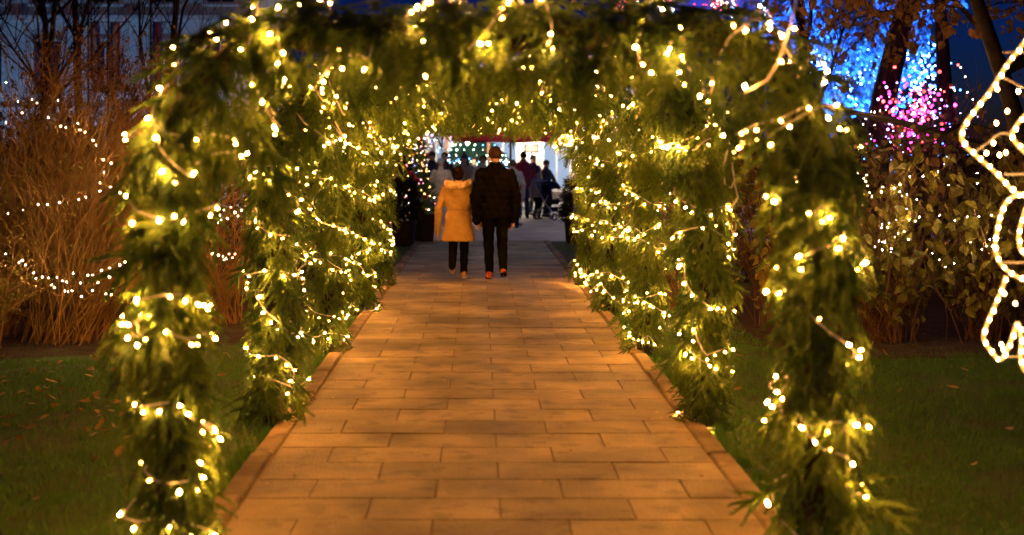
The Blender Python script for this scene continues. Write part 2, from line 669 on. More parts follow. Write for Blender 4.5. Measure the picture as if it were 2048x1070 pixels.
def arch_surface(s, phi, r):
    (cx, cz), (tx, tz), (nx, nz) = arch_pt(s)
    c, si = math.cos(phi), math.sin(phi)
    rp = r
    if c < 0:             # boughs fill the inside of the two shoulders
        sc_ = AH - AR + PI * AR / 4
        rp = r * (1 + 1.15 * (math.exp(-((s - sc_) / .30) ** 2) + math.exp(-((ALEN - s - sc_) / .30) ** 2)))
    p = Vector((cx + nx * c * rp, si * r * DEEP, cz + nz * c * rp))
    nrm = Vector((nx * c, si / DEEP, nz * c)).normalized()
    return p, nrm, Vector((tx, 0, tz))


def sprig_frame(s, phi, r):
    p, nrm, tan = arch_surface(s, phi, r)
    down = Vector((0, 0, -1))
    d = down * 1.0 + nrm * random.uniform(.1, .5) + Vector((random.gauss(0, .28), random.gauss(0, .25), random.gauss(0, .12)))
    if nrm.z > 0.35:      # on top they lie along the arch and tip outward
        d = nrm * 0.25 + Vector((random.uniform(-1, 1), (1 if nrm.y > 0 else -1) * random.uniform(.2, 1), -0.25 - random.random() * .4))
    if p.z < 0.30 and nrm.z < .3:   # skirts at the foot splay out
        d = nrm * 0.6 + Vector((random.gauss(0, .25), random.gauss(0, .25), -0.5))
        d.z = max(d.z, -(p.z - 0.03) / 0.3)
    d.normalize()
    y = (nrm - d * nrm.dot(d))
    y = y.normalized() if y.length > 1e-4 else d.orthogonal().normalized()
    x = y.cross(d).normalized()
    M = Matrix((x, y, d)).transposed()
    return p, M @ Matrix.Rotation(random.gauss(0, .35), 3, 'Z')

STUFF_CACHE = {}


def arch_stuff(variant):
    if variant in STUFF_CACHE:
        return STUFF_CACHE[variant]
    V = []
    n = 620
    for i in range(n):
        s = (i + random.random()) / n * ALEN
        phi = random.uniform(-PI, PI)
        p, M = sprig_frame(s, phi, random.uniform(.05, .10))
        T = SPRIGS[random.randrange(len(SPRIGS))] * random.uniform(.75, 1.05) * (.62 if p.z > 1.9 else (.55 if p.z < .3 else 1))
        V.append((T.reshape(-1, 3) @ np.array(M).T + np.array(p)))
    for i in range(260):      # a thicker thatch over the shoulders and the crown
        s = ALEN * random.uniform(.24, .76)
        p, M = sprig_frame(s, random.gauss(-1.0, .8), random.uniform(.10, .17))
        T = SPRIGS[random.randrange(len(SPRIGS))] * random.uniform(.6, .9)
        V.append((T.reshape(-1, 3) @ np.array(M).T + np.array(p)))
    V = np.concatenate(V)
    V[:, 2] = np.maximum(V[:, 2], 0.004)
    me = fast_tris('inner_spruce', V, len(V) // 3, M_spruce)
    STUFF_CACHE[variant] = me
    return me

ARCH_Y = [5.88, 8.85, 11.95, 15.05, 18.15]
ORD = ['nearest', 'second nearest', 'middle', 'second farthest', 'farthest']


def build_arch(i, y, lit):
    a = thing('garland_arch', '%s of the five spruce garland arches over the walk' % ORD[i], 'garland arch', (ACX, y, 0), 0, 'spruce garland arches')
    mb = MB()
    pts, rad = [], []
    for k in range(90):
        s = k / 89 * ALEN
        (cx, cz), _, _ = arch_pt(s)
        pts.append((cx, 0, cz)); rad.append(0.06 + 0.015 * math.sin(k * 1.7 + i))
    mb.tube(pts, rad, 10)
    mb.build('garland_core', M_core, a, True).scale = (1, DEEP, 1)
    st = obj('inner_spruce', arch_stuff(i % 2), a)
    st['kind'] = 'stuff'
    if i % 2 != (i // 2) % 2:
        st.scale = (-1, 1, 1)
    n = 296
    for k in range(n):
        if k % 5 < 2 and lit:        # a spray right behind a lamp of the string
            s, phi, rl = random.choice(lit)
            p, M = sprig_frame(min(max(s + random.gauss(0, .02), .02), ALEN - .02), phi + random.gauss(0, .1), rl - random.uniform(.02, .05))
            p.z += random.uniform(.02, .10)
        else:
            s = (k + random.random()) / n * ALEN
            phi = random.gauss(-PI / 2 - .45, 1.1)   # most show on the camera's side
            p, M = sprig_frame(s, phi, random.uniform(.07, .14))
        sc = random.uniform(.75, 1.15)
        if i == 0:
            sc *= 1.08
        if p.z > 1.9:
            sc *= .52
        if p.z < .3:
            sc *= .5
        obj('spruce_sprig', random.choice(SPRIG_ME), a, p, M.to_quaternion(), sc)
    return a


# LED: socket and bright tip, along +Z
def led_mesh():
    mb = MB()
    n = 5
    def ring(r, z):
        return [(r * math.cos(2 * PI * k / n), r * math.sin(2 * PI * k / n), z) for k in range(n)]
    vs = ring(.0038, 0) + ring(.0047, .018)
    mb.add(vs, [(k, (k + 1) % n, n + (k + 1) % n, n + k) for k in range(n)], 1)
    vs = ring(.0047, .018) + ring(.0044, .028) + [(0, 0, .033)]
    mb.add(vs, [(k, (k + 1) % n, n + (k + 1) % n, n + k) for k in range(n)] + [(n + k, n + (k + 1) % n, 2 * n) for k in range(n)], 0)
    return mb.mesh('bulb', [M_tip, M_collar])

LED = led_mesh()
MINI = None


def mini_mesh(mat, r=0.006):
    mb = MB(); mb.ell((0, 0, 0), r, seg=5, ring=3)
    return mb.mesh('bulb', mat)


def led_dir(nrm):
    d = nrm * random.uniform(.35, 1.0) + Vector((random.gauss(0, .5), random.gauss(0, .3), random.gauss(-.25, .55)))
    d.normalize()
    return d, Vector((0, 0, 1)).rotation_difference(d)


def arch_string(i, y, half):
    side = 'left' if half == 0 else 'right'
    st = thing('string_light', 'warm white LED string wound round the %s half of the %s garland arch' % (side, ORD[i]), 'string light', (ACX, y, 0), 0, 'LED strings on the arches')
    s0, s1 = (0.06, ALEN / 2) if half == 0 else (ALEN - 0.06, ALEN / 2)
    pitch = random.uniform(.245, .275)
    n = 430
    pts, nr, par = [], [], []
    lit = []
    ph0 = random.uniform(0, 6)
    for k in range(n):
        t = k / (n - 1)
        s = s0 + (s1 - s0) * t
        s += 0.09 * math.sin(t * 31 + i + half) + 0.05 * math.sin(t * 83 + 2 * i) + 0.05 * math.sin(t * 170 + 5 * i)
        s = min(max(s, 0.03), ALEN - 0.03)
        phi = ph0 + 2 * PI * abs(s1 - s0) * t / pitch * (1 if half == 0 else -1) + .8 * math.sin(t * 57 + i * 3)
        r = 0.152 + 0.036 * math.sin(t * 260 + i) + random.uniform(-.014, .014)
        p, nrm, _ = arch_surface(s, phi, r)
        if nrm.z < -.4:
            p.z += 0.02
        pts.append(p); nr.append(nrm); par.append((s, phi, r))
    mb = MB(); mb.tube(pts, 0.0034, 5)
    mb.build('cable', M_cable, st, True)
    # bulbs along it
    acc, nb = 0.0, 0
    nxt = 0.04
    for k in range(1, n):
        acc += (pts[k] - pts[k - 1]).length
        if acc >= nxt:
            nxt += random.choice([.05, .07, .09, .10, .12, .14]) * (1.12, 1.08, .95, .9, .9)[i]
            # the side turned away from the walk's entrance shows nothing of itself
            if nr[k].y > 0.55 and random.random() < .5:
                continue
            d, q = led_dir(nr[k])
            obj('bulb', LED, st, pts[k] + Vector((random.gauss(0, .012), random.gauss(0, .012), random.gauss(-.012, .014))), q, random.uniform(.85, 1.1))
            nb += 1
            if nr[k].y < .3:
                lit.append(par[k])
    return st, nb, lit

ARCHES = []
NB = 0
for i, y in enumerate(ARCH_Y):
    LIT = []
    for h in (0, 1):
        st, nb, lit = arch_string(i, y, h)
        NB += nb
        LIT += lit
        if i == 0 and h == 1:
            mb = MB()
            base = Vector((-ACX, -y, 0))
            mb.tube([at(1490, 185, 5.50) + base, at(1535, 160, 5.5) + base, at(1558, 120, 5.5) + base, at(1580, 55, 5.5) + base, at(1592, 0, 5.52) + base, at(1610, -110, 5.6) + base, at(1700, -260, 7.0) + base], 0.0055, 6)
            mb.build('feed_cable', M_cable, st, True)
            for (px, py) in ((1492, 183), (1553, 118), (1560, 78), (1582, 55)):
                d, q = led_dir(Vector((-.3, -1, 0)))
                obj('bulb', LED, st, at(px, py, 5.49) + base, q)
        if i == 1 and h == 1:
            mb = MB()
            base = Vector((-ACX, -y, 0))
            mb.tube([at(px, py, 8.58) + base for px, py in ((1455, 300), (1447, 340), (1450, 368), (1462, 376), (1470, 360), (1464, 325), (1470, 370), (1476, 395), (1462, 420))], 0.006, 6)
            mb.build('cable_loop', M_cable, st, True)
    ARCHES.append(build_arch(i, y, LIT))


# ------------------------------------------------------------------ vegetation
def scatter_leaves(base_tris, places):
    V = []
    for (p, M, s) in places:
        V.append((base_tris * s) @ np.array(M).T + np.array(p))
    return np.concatenate(V)


def leaf_tris(L, W):
    me = leaf_mesh('tmp_leaf', L, W, None if False else M_fallen)
    me.calc_loop_triangles()
    vs = np.array([v.co[:] for v in me.vertices])
    T = np.array([vs[list(t.vertices)] for t in me.loop_triangles])
    bpy.data.meshes.remove(me)
    return T.reshape(-1, 3)

LEAF_A = leaf_tris(0.075, 0.055)
LEAF_S = leaf_tris(0.05, 0.032)


def rnd_m3():
    return rand_rot().to_matrix()


def shrub(name, label, loc, nst, hgt, lean, mat_t, mat_l, nleaf, leafT, leaf_h=(0.0, 1.0), spread=0.7, sub=5, r0=0.007, group=None, seed=0, cat='shrub', leafscale=(.7, 1.2)):
    rg = random.Random(seed)
    sh = thing(name, label, cat, loc, 0, group)
    mb = MB()
    allp = []
    for k in range(nst):
        a = rg.uniform(0, 2 * PI)
        b = Vector((rg.gauss(0, .16), rg.gauss(0, .16), 0))
        d = Vector((math.cos(a) * spread * rg.uniform(.1, 1), math.sin(a) * spread * rg.uniform(.1, .7), 1.0)) + Vector(lean) * rg.uniform(.3, 1.2)
        d.normalize()
        L = hgt * rg.uniform(.6, 1.1)
        pts = [b]
        p = b.copy()
        nseg = 9
        for j in range(nseg):
            d = d + Vector((rg.gauss(0, .10), rg.gauss(0, .10), rg.gauss(0, .05) - 0.015 * j * spread))
            d.normalize()
            p = p + d * L / nseg
            p.z = max(p.z, 0.02)
            pts.append(p.copy())
        mb.tube(pts, [r0 * (1 - .8 * j / nseg) for j in range(nseg + 1)], 4, cap=False)
        allp += pts[2:]
        for q in range(sub):
            j = rg.randrange(2, nseg)
            sp = pts[j].copy()
            sd = (pts[j] - pts[j - 1]).normalized() + Vector((rg.gauss(0, .55), rg.gauss(0, .5), rg.gauss(0.05, .3)))
            sd.normalize()
            sl = L * rg.uniform(.15, .4)
            sps = [sp]
            for jj in range(4):
                sd = (sd + Vector((rg.gauss(0, .16), rg.gauss(0, .16), rg.gauss(.02, .12)))).normalized()
                sp = sp + sd * sl / 4
                sp.z = max(sp.z, .02)
                sps.append(sp.copy())
            mb.tube(sps, [r0 * .5, r0 * .42, r0 * .34, r0 * .25, r0 * .15], 3, cap=False)
            allp += sps[1:]
    mb.build('twigs', mat_t, sh)
    if nleaf:
        zz = [p for p in allp if leaf_h[0] * hgt <= p.z <= leaf_h[1] * hgt] or allp
        places = []
        for k in range(nleaf):
            p = rg.choice(zz) + Vector((rg.gauss(0, .035), rg.gauss(0, .035), rg.gauss(0, .03)))
            e = Euler((rg.uniform(-1.8, .1), rg.uniform(-.7, .7), rg.uniform(0, 6.28))).to_matrix()
            places.append((p, e, rg.uniform(*leafscale)))
        V = scatter_leaves(leafT, places)
        o = obj('leaves', fast_tris('leaves', V, len(V) // 3, mat_l), sh)
        o['kind'] = 'stuff'
    return sh

M_redtwig = pbr('red_brown_twigs', (0.25, 0.135, 0.032), 0.75, 0.4, 6)
M_browntwig = pbr('brown_twigs', (0.14, 0.08, 0.04), 0.85, 0.4, 6)
M_yleaf = leaf_mat('yellow_leaves', (0.10, 0.10, 0.018), (0.34, 0.27, 0.04), 0.4, vscale=2.0)
M_oleaf = leaf_mat('olive_leaves', (0.09, 0.10, 0.018), (0.42, 0.36, 0.05), 0.45, vscale=2.5)
M_bleaf = leaf_mat('brown_leaves', (0.09, 0.055, 0.022), (0.28, 0.17, 0.06), 0.4, vscale=1.5)
M_pleaf = leaf_mat('pale_leaves', (0.16, 0.19, 0.16), (0.42, 0.45, 0.40), 0.4, vscale=1.0)
M_dleaf = leaf_mat('dark_leaves', (0.02, 0.028, 0.012), (0.06, 0.05, 0.025), 0.25, vscale=1.5)

shrub('red_twig_shrub', 'tall red-brown twiggy shrub filling the left edge of the frame', (-4.75, 13.2, 0), 240, 2.7, (.25, 0, .1), M_redtwig, M_yleaf, 900, LEAF_S, (0, .75), .55, 6, seed=1, group='red twig shrubs')
shrub('red_twig_shrub', 'red-brown twiggy shrub leaning toward the left leg of the nearest arch', (-3.85, 12.9, 0), 260, 2.5, (.42, 0, .0), M_redtwig, M_yleaf, 900, LEAF_S, (0, .7), .6, 7, seed=2, group='red twig shrubs')
shrub('red_twig_shrub', 'low arching red-brown shrub seen between the first two left arch legs', (-2.75, 14.3, 0), 120, 1.75, (-.1, 0, 0), M_redtwig, M_yleaf, 180, LEAF_S, (0, .9), .8, 6, seed=3, group='red twig shrubs')
shrub('yellow_leaf_shrub', 'low shrub with yellow leaves at the foot of the red twigs, far left', (-4.55, 12.3, 0), 70, 1.15, (0, -.1, 0), M_redtwig, M_yleaf, 800, LEAF_S, (.1, 1), 1.1, 6, seed=4)
shrub('brown_leaf_shrub', 'tall dark shrub with withered brown leaves behind the left red twigs', (-4.5, 16.2, 0), 90, 3.2, (.1, 0, 0), M_browntwig, M_bleaf, 3200, LEAF_S, (.45, 1), .35, 6, seed=5)
shrub('brown_leaf_shrub', 'dark bushy shrub with withered leaves beside the upper left arch corner', (-4.0, 17.5, 0), 70, 3.1, (.1, 0, 0), M_browntwig, M_dleaf, 5200, LEAF_S, (.2, 1), .45, 6, seed=6)
shrub('yellow_leaf_shrub', 'leafy shrub with broad yellow leaves between right arch leg and light figure', (3.75, 12.9, 0), 80, 1.85, (0, 0, 0), M_browntwig, M_oleaf, 950, LEAF_A, (.12, 1), .6, 5, seed=7, leafscale=(.9, 1.9), group='yellow leaf shrubs')
shrub('yellow_leaf_shrub', 'leafy shrub with yellow leaves directly behind the wire light figure', (4.75, 12.9, 0), 80, 1.95, (0, 0, 0), M_browntwig, M_oleaf, 950, LEAF_A, (.05, 1), .6, 5, seed=8, leafscale=(.9, 1.9), group='yellow leaf shrubs')
shrub('yellow_leaf_shrub', 'sparse twiggy shrub just right of the nearest right arch leg', (3.15, 14.0, 0), 80, 1.85, (0, 0, 0), M_browntwig, M_oleaf, 420, LEAF_A, (.1, 1), .6, 6, seed=9, leafscale=(.9, 1.9), group='yellow leaf shrubs')
shrub('yellow_leaf_shrub', 'dark shrub seen in the gap between the first two right arch legs', (2.35, 15.5, 0), 60, 1.9, (0, 0, 0), M_browntwig, M_dleaf, 500, LEAF_A, (.1, 1), .6, 5, seed=10, group='yellow leaf shrubs')


def bush_string(label, pxs, d, jit, seed, mat, r=0.0048, cable=True, group='LED strings in the shrubs'):
    rg = random.Random(seed)
    st = thing('string_light', label, 'string light', (0, 0, 0), 0, group)
    P = [at(px, py, d + rg.uniform(-jit, jit)) for px, py in pxs]
    me = mini_mesh(mat, r)
    for p in P:
        obj('bulb', me, st, p, None, rg.uniform(.75, 1.15))
    mb = MB()
    for a, b in zip(P[:-1], P[1:]):
        if (a - b).length < 0.9:
            m = (a + b) / 2 - Vector((0, 0, .02))
            mb.tube([a, m, b], 0.0018, 3, cap=False)
    if mb.v:
        mb.build('cable', M_darkbark, st)
    return st

L1 = [(12,165),(36,203),(64,199),(74,206),(116,201),(44,226),(12,245),(97,235),(122,252),(132,255),(156,247),(160,260),(170,264),(186,281),(192,290),(207,320),(222,326),(208,345),(200,366),(200,382),(240,386),(221,374),(172,394),(158,399),(119,405),(95,409),(76,409),(46,420),(16,427)]
L2 = [(12,508),(12,532),(38,525),(45,521),(51,530),(67,546),(72,557),(85,554),(97,556),(114,555),(103,570),(109,575),(125,562),(133,564),(130,582),(136,584),(144,582),(146,547),(161,566),(163,593),(176,550),(185,550),(185,581),(196,565),(203,541),(219,536),(219,554),(212,588),(222,590),(229,547),(240,530),(250,524),(249,509)]
L3 = [(424,428),(430,425),(440,430),(447,420),(455,437),(462,415),(470,425),(476,432),(483,420),(436,445),(443,440),(424,508),(430,512),(437,510),(446,513),(452,517),(458,508),(465,515),(470,508),(448,520)]
bush_string('white LED string looping through upper twigs of the left shrubs', L1, 12.2, .25, 1, M_bushbulb)
bush_string('white LED string bunched low in the left shrubs above dark ground', L2, 12.0, .25, 2, M_bushbulb)
bush_string('white LED cluster between the first two left arch legs', L3, 13.6, .2, 3, M_bushbulb)
R1 = [(40,72),(88,80),(75,100),(85,115),(93,137),(88,165),(105,175),(118,195),(175,145),(168,170),(218,180),(237,150),(267,132),(266,170),(277,192),(307,184),(357,212),(303,262),(320,88),(390,87),(470,62),(680,70),(680,125),(527,135)]
R2 = [(372,305),(350,327),(317,320),(250,320),(209,338),(172,345),(168,362),(200,362),(257,393),(290,383),(238,413),(313,425),(155,433),(175,438),(186,440),(133,465),(172,480),(218,492),(220,473)]
R3 = [(480,295),(560,322),(627,305),(690,303),(755,296),(748,425),(760,460),(730,460),(705,477),(645,440),(556,552),(510,487),(508,573),(477,533),(440,500)]
R4 = [(498,645),(525,622),(540,670),(525,700),(590,705),(570,632),(590,632),(620,625),(653,620),(715,612),(790,595),(828,583),(905,545),(933,505),(963,505),(1040,510),(1112,520),(1142,560),(1100,432),(1075,380)]
z7 = lambda L: [(1700 + x * .374, 320 + y * .374) for x, y in L]
z6 = lambda L: [(1540 + x * .355, y * .355) for x, y in L]
bush_string('white LED string in upper right shrub between arch leg and light figure', z7(R1), 12.3, .3, 4, M_bushbulb)
bush_string('white LED cluster beside the middle of the nearest right arch leg', z7(R2), 12.3, .3, 5, M_bushbulb)
bush_string('white LED string in the yellow leaves left of the light figure loop', z7(R3), 12.2, .2, 6, M_bushbulb)
bush_string('white LED string running across the pink glow at upper right', z6(R4), 13.2, .3, 7, M_bushbulb)


def tree(name, label, loc, hgt, r, mat, seed, leaf=None, nleaf=0, leafT=None, first=0.3, levels=3, lean=(0, 0), nb=6, group=None, spread=.75, leafscale=(.8, 1.4), cat='tree', droop=0.0):
    rg = random.Random(seed)
    t = thing(name, label, cat, loc, 0, group)
    mb = MB()
    cb = MB()
    tips = []
    def branch(p, d, L, rad, lev, buf):
        n = 6
        pts = [p]
        q = p.copy()
        dd = d.copy()
        for j in range(n):
            dd = (dd + Vector((rg.gauss(0, .12), rg.gauss(0, .12), rg.gauss(.02, .06) - droop * lev * .12))).normalized()
            q = q + dd * L / n
            pts.append(q.copy())
        buf.tube(pts, [max(rad * (1 - .75 * j / n), .0025) for j in range(n + 1)], 6 if lev == 0 else (4 if lev == 1 else 3), cap=False)
        if lev >= 2:
            tips.extend(pts[2:])
        if lev < levels:
            for k in range(nb):
                j = rg.randrange(2 if lev else max(1, int(first * n)), n + 1)
                a = rg.uniform(0, 2 * PI)
                nd = (pts[j] - pts[j - 1]).normalized() * .7 + Vector((math.cos(a) * spread, math.sin(a) * spread, rg.uniform(0, .5) - droop))
                nd.normalize()
                branch(pts[j], nd, L * rg.uniform(.38, .62), rad * (1 - .75 * j / n) * .55 + .002, lev + 1, cb)
    branch(Vector((0, 0, 0)), Vector((lean[0], lean[1], 1)).normalized(), hgt, r, 0, mb)
    mb.build('trunk', mat, t, True)
    cb.build('branches', mat, t)
    if nleaf:
        pl = []
        for k in range(nleaf):
            p = rg.choice(tips) + Vector((rg.gauss(0, .08), rg.gauss(0, .08), rg.gauss(0, .08)))
            pl.append((p, Euler((rg.uniform(-2.0, 0), rg.uniform(-.7, .7), rg.uniform(0, 6.28))).to_matrix(), rg.uniform(*leafscale)))
        V = scatter_leaves(leafT, pl)
        o = obj('crown', fast_tris('crown', V, len(V) // 3, leaf), t)
        o['kind'] = 'stuff'
    return t

# bare trees upper left
for k, (px, d, h, r, lab) in enumerate(((205, 27, 8.5, .11, 'bare dark tree with forked trunk in front of the pale upper left facade'),
                                        (75, 29, 9, .10, 'bare dark tree at the far left top edge'),
                                        (330, 28, 9, .10, 'bare dark tree whose twigs show over the upper left arch corner'),
                                        (20, 26, 8, .08, 'slim bare tree in the top left corner'))):
    tree('bare_tree', lab, (gx(px, d), d, 0), h, r, M_darkbark, 40 + k, first=.3, nb=9, group='bare trees upper left', spread=.6)
# trees upper right
tree('park_tree', 'dark trunk standing before the blue glow, between arch and pink lights', (gx(1752, 24), 24, 0), 8.5, .30, M_darkbark, 51, M_bleaf, 500, LEAF_A, .8, 3, nb=4, group='trees upper right', droop=.25)
tree('park_tree', 'dark slim trunk right of the blue glow', (gx(1905, 24), 24, 0), 8.0, .18, M_darkbark, 52, M_bleaf, 900, LEAF_A, .8, 3, nb=4, group='trees upper right', droop=.35)
tree('weeping_tree', 'tree hanging brown and yellow leaves into the top right corner', (gx(2190, 13), 13, 0), 5.4, .12, M_darkbark, 53, M_bleaf, 4200, LEAF_A, .35, 3, nb=8, group='trees upper right', droop=.45, lean=(-.22, 0), spread=.95)
tree('bare_tree', 'bare dark tree over the right arch corner against the blue sky', (gx(1620, 30), 30, 0), 8, .16, M_darkbark, 54, first=.3, nb=7, spread=.7)

# ------------------------------------------------------------------ wire light figure at the right edge
def light_figure():
    D = 6.6
    M_rope = pbr('clear_rope', (0.75, 0.55, 0.28), 0.3, 0.1, 20, emit=(1.0, 0.50, 0.12), emit_s=0.7)
    try:
        M_rope.cycles.emission_sampling = 'NONE'
    except Exception:
        pass
    M_fig = glow('rope_led', (1.0, 0.55, 0.18), 65.0, 0.4)
    M_frame = pbr('white_frame', (0.6, 0.52, 0.4), 0.5, 0.1)
    c = 2118
    A = [(2095, 20), (2075, 45), (2048, 85), (2010, 135), (1985, 175), (1955, 215), (1932, 245), (1923, 270), (1930, 290), (1950, 310), (1985, 340), (2010, 365), (2030, 385), (2060, 392), (2085, 400)]
    B = [(2045, 388), (2022, 396), (2008, 412), (1999, 440), (1992, 475), (1991, 500), (2000, 525), (2020, 545), (2060, 566), (2095, 580)]
    C = [(2095, 400), (2060, 405), (2045, 440), (2038, 470), (2042, 500), (2062, 515), (2090, 505), (2104, 470)]
    Dl = [(2012, 552), (2004, 578), (1990, 610), (1975, 645), (1967, 675), (1980, 700), (2001, 720), (2018, 692), (2028, 664), (2036, 645), (2043, 680), (2041, 715), (2050, 742), (2080, 760), (2100, 740)]
    E = [(2100, 190), (2075, 212), (2045, 236), (2024, 268), (2034, 288), (2050, 305), (2080, 330), (2105, 340)]
    F = [(1948, 306), (1975, 288), (2000, 268), (2024, 268)]
    G = [(2000, 150), (2030, 165), (2060, 180), (2090, 200)]
    fig = thing('light_figure', 'looped wire figure outlined in warm rope light cut by the right edge', 'light figure', (gx(c, D), D, 0))
    bl = MB(); bl.ell((0, 0, 0), (.0085, .0085, .011), seg=6, ring=4)
    me = bl.mesh('bulb', M_fig)
    base = Vector((gx(c, D), D, 0))
    for sgn in (1, -1):
        fr = MB(); rope = MB()
        for li, L in enumerate((A, B, C, Dl, E, F, G)):
            P = [at(px, py, D) - base for px, py in L]
            P = [Vector((p.x * sgn, p.y + (0.02 if sgn < 0 else 0), p.z)) for p in P]
            # smooth
            Q = []
            for i in range(len(P) - 1):
                for t in (0, .25, .5, .75):
                    p0, p1, p2, p3 = P[max(i - 1, 0)], P[i], P[i + 1], P[min(i + 2, len(P) - 1)]
                    Q.append(.5 * ((2 * p1) + (p2 - p0) * t + (2 * p0 - 5 * p1 + 4 * p2 - p3) * t * t + (3 * p1 - p0 - 3 * p2 + p3) * t ** 3))
            Q.append(P[-1])
            fr.tube([q + Vector((0, .016, 0)) for q in Q], .005, 5)
            if li >= 5:
                continue
            rope.tube(Q, .0095, 6)
            acc, nxt = 0, 0.02
            for a, b in zip(Q[:-1], Q[1:]):
                l = (b - a).length
                while acc + l > nxt:
                    p = a.lerp(b, (nxt - acc) / l)
                    obj('bulb', me, fig, p + Vector((random.gauss(0, .002), -.012, random.gauss(0, .002))), None, random.uniform(.85, 1.1))
                    nxt += random.uniform(.044, .058)
                acc += l
        if sgn == 1:
            for (px, py) in ((1996, 246), (1990, 286), (1976, 306), (2002, 310), (2015, 305), (2018, 222), (1998, 178), (2040, 182), (2012, 588), (2034, 608), (2006, 690), (2010, 700)):
                obj('bulb', me, fig, at(px, py, D) - base + Vector((0, .02, 0)))
        fr.build('wire_frame', M_frame, fig, True)
        rope.build('rope_tube', M_rope, fig, True)
    st = MB()
    for sx in (-.05, .05):
        st.tube([(sx, .03, -.02), (sx, .03, 2.45)], .009, 6)
    for z in (.75, 1.2, 1.62, 2.2):
        st.tube([(-.25, .03, z), (.25, .03, z)], .006, 5)
    st.build('stake', M_frame, fig, True)

light_figure()

# ------------------------------------------------------------------ people
WORK = bpy.data.scenes.new('workshop')     # bodies and clothes are shaped here, apart from the heavy scene


def remeshed(mb, name, mat, vox, smooth_it=4, disp=None):
    me = mb.mesh(name + '_raw', [])
    o = bpy.data.objects.new(name + '_raw', me)
    WORK.collection.objects.link(o)
    r = o.modifiers.new('r', 'REMESH'); r.mode = 'VOXEL'; r.voxel_size = vox; r.use_smooth_shade = True
    if smooth_it:
        sm = o.modifiers.new('s', 'SMOOTH'); sm.iterations = smooth_it; sm.factor = .5
    vl = WORK.view_layers[0]
    vl.update()
    dg = vl.depsgraph
    out = bpy.data.meshes.new_from_object(o.evaluated_get(dg))
    bpy.data.objects.remove(o)
    bpy.data.meshes.remove(me)
    out.name = name
    out.materials.clear()
    out.materials.append(mat)
    if disp:
        n = len(out.vertices)
        co = np.zeros(n * 3, np.float32); out.vertices.foreach_get('co', co); co = co.reshape(-1, 3)
        no = np.zeros(n * 3, np.float32); out.vertices.foreach_get('normal', no); no = no.reshape(-1, 3)
        co = co + no * disp(co)[:, None]
        out.vertices.foreach_set('co', co.ravel())
        out.update()
    out.polygons.foreach_set('use_smooth', [True] * len(out.polygons))
    return out

M_skin = pbr('skin', (0.45, 0.27, 0.19), 0.55, 0.12, 12, spec=.35)
M_eye = pbr('eye', (0.02, 0.015, 0.012), 0.2)
FAB = {}


def fabric(name, col, rough=.85, bump=.25, bs=90, var=.22):
    if name not in FAB:
        FAB[name] = pbr(name, col, rough, var, 9, bump, bs, sheen=0.0 if max(col) < .05 else .15, spec=.0 if max(col) < .05 else .25)
    return FAB[name]


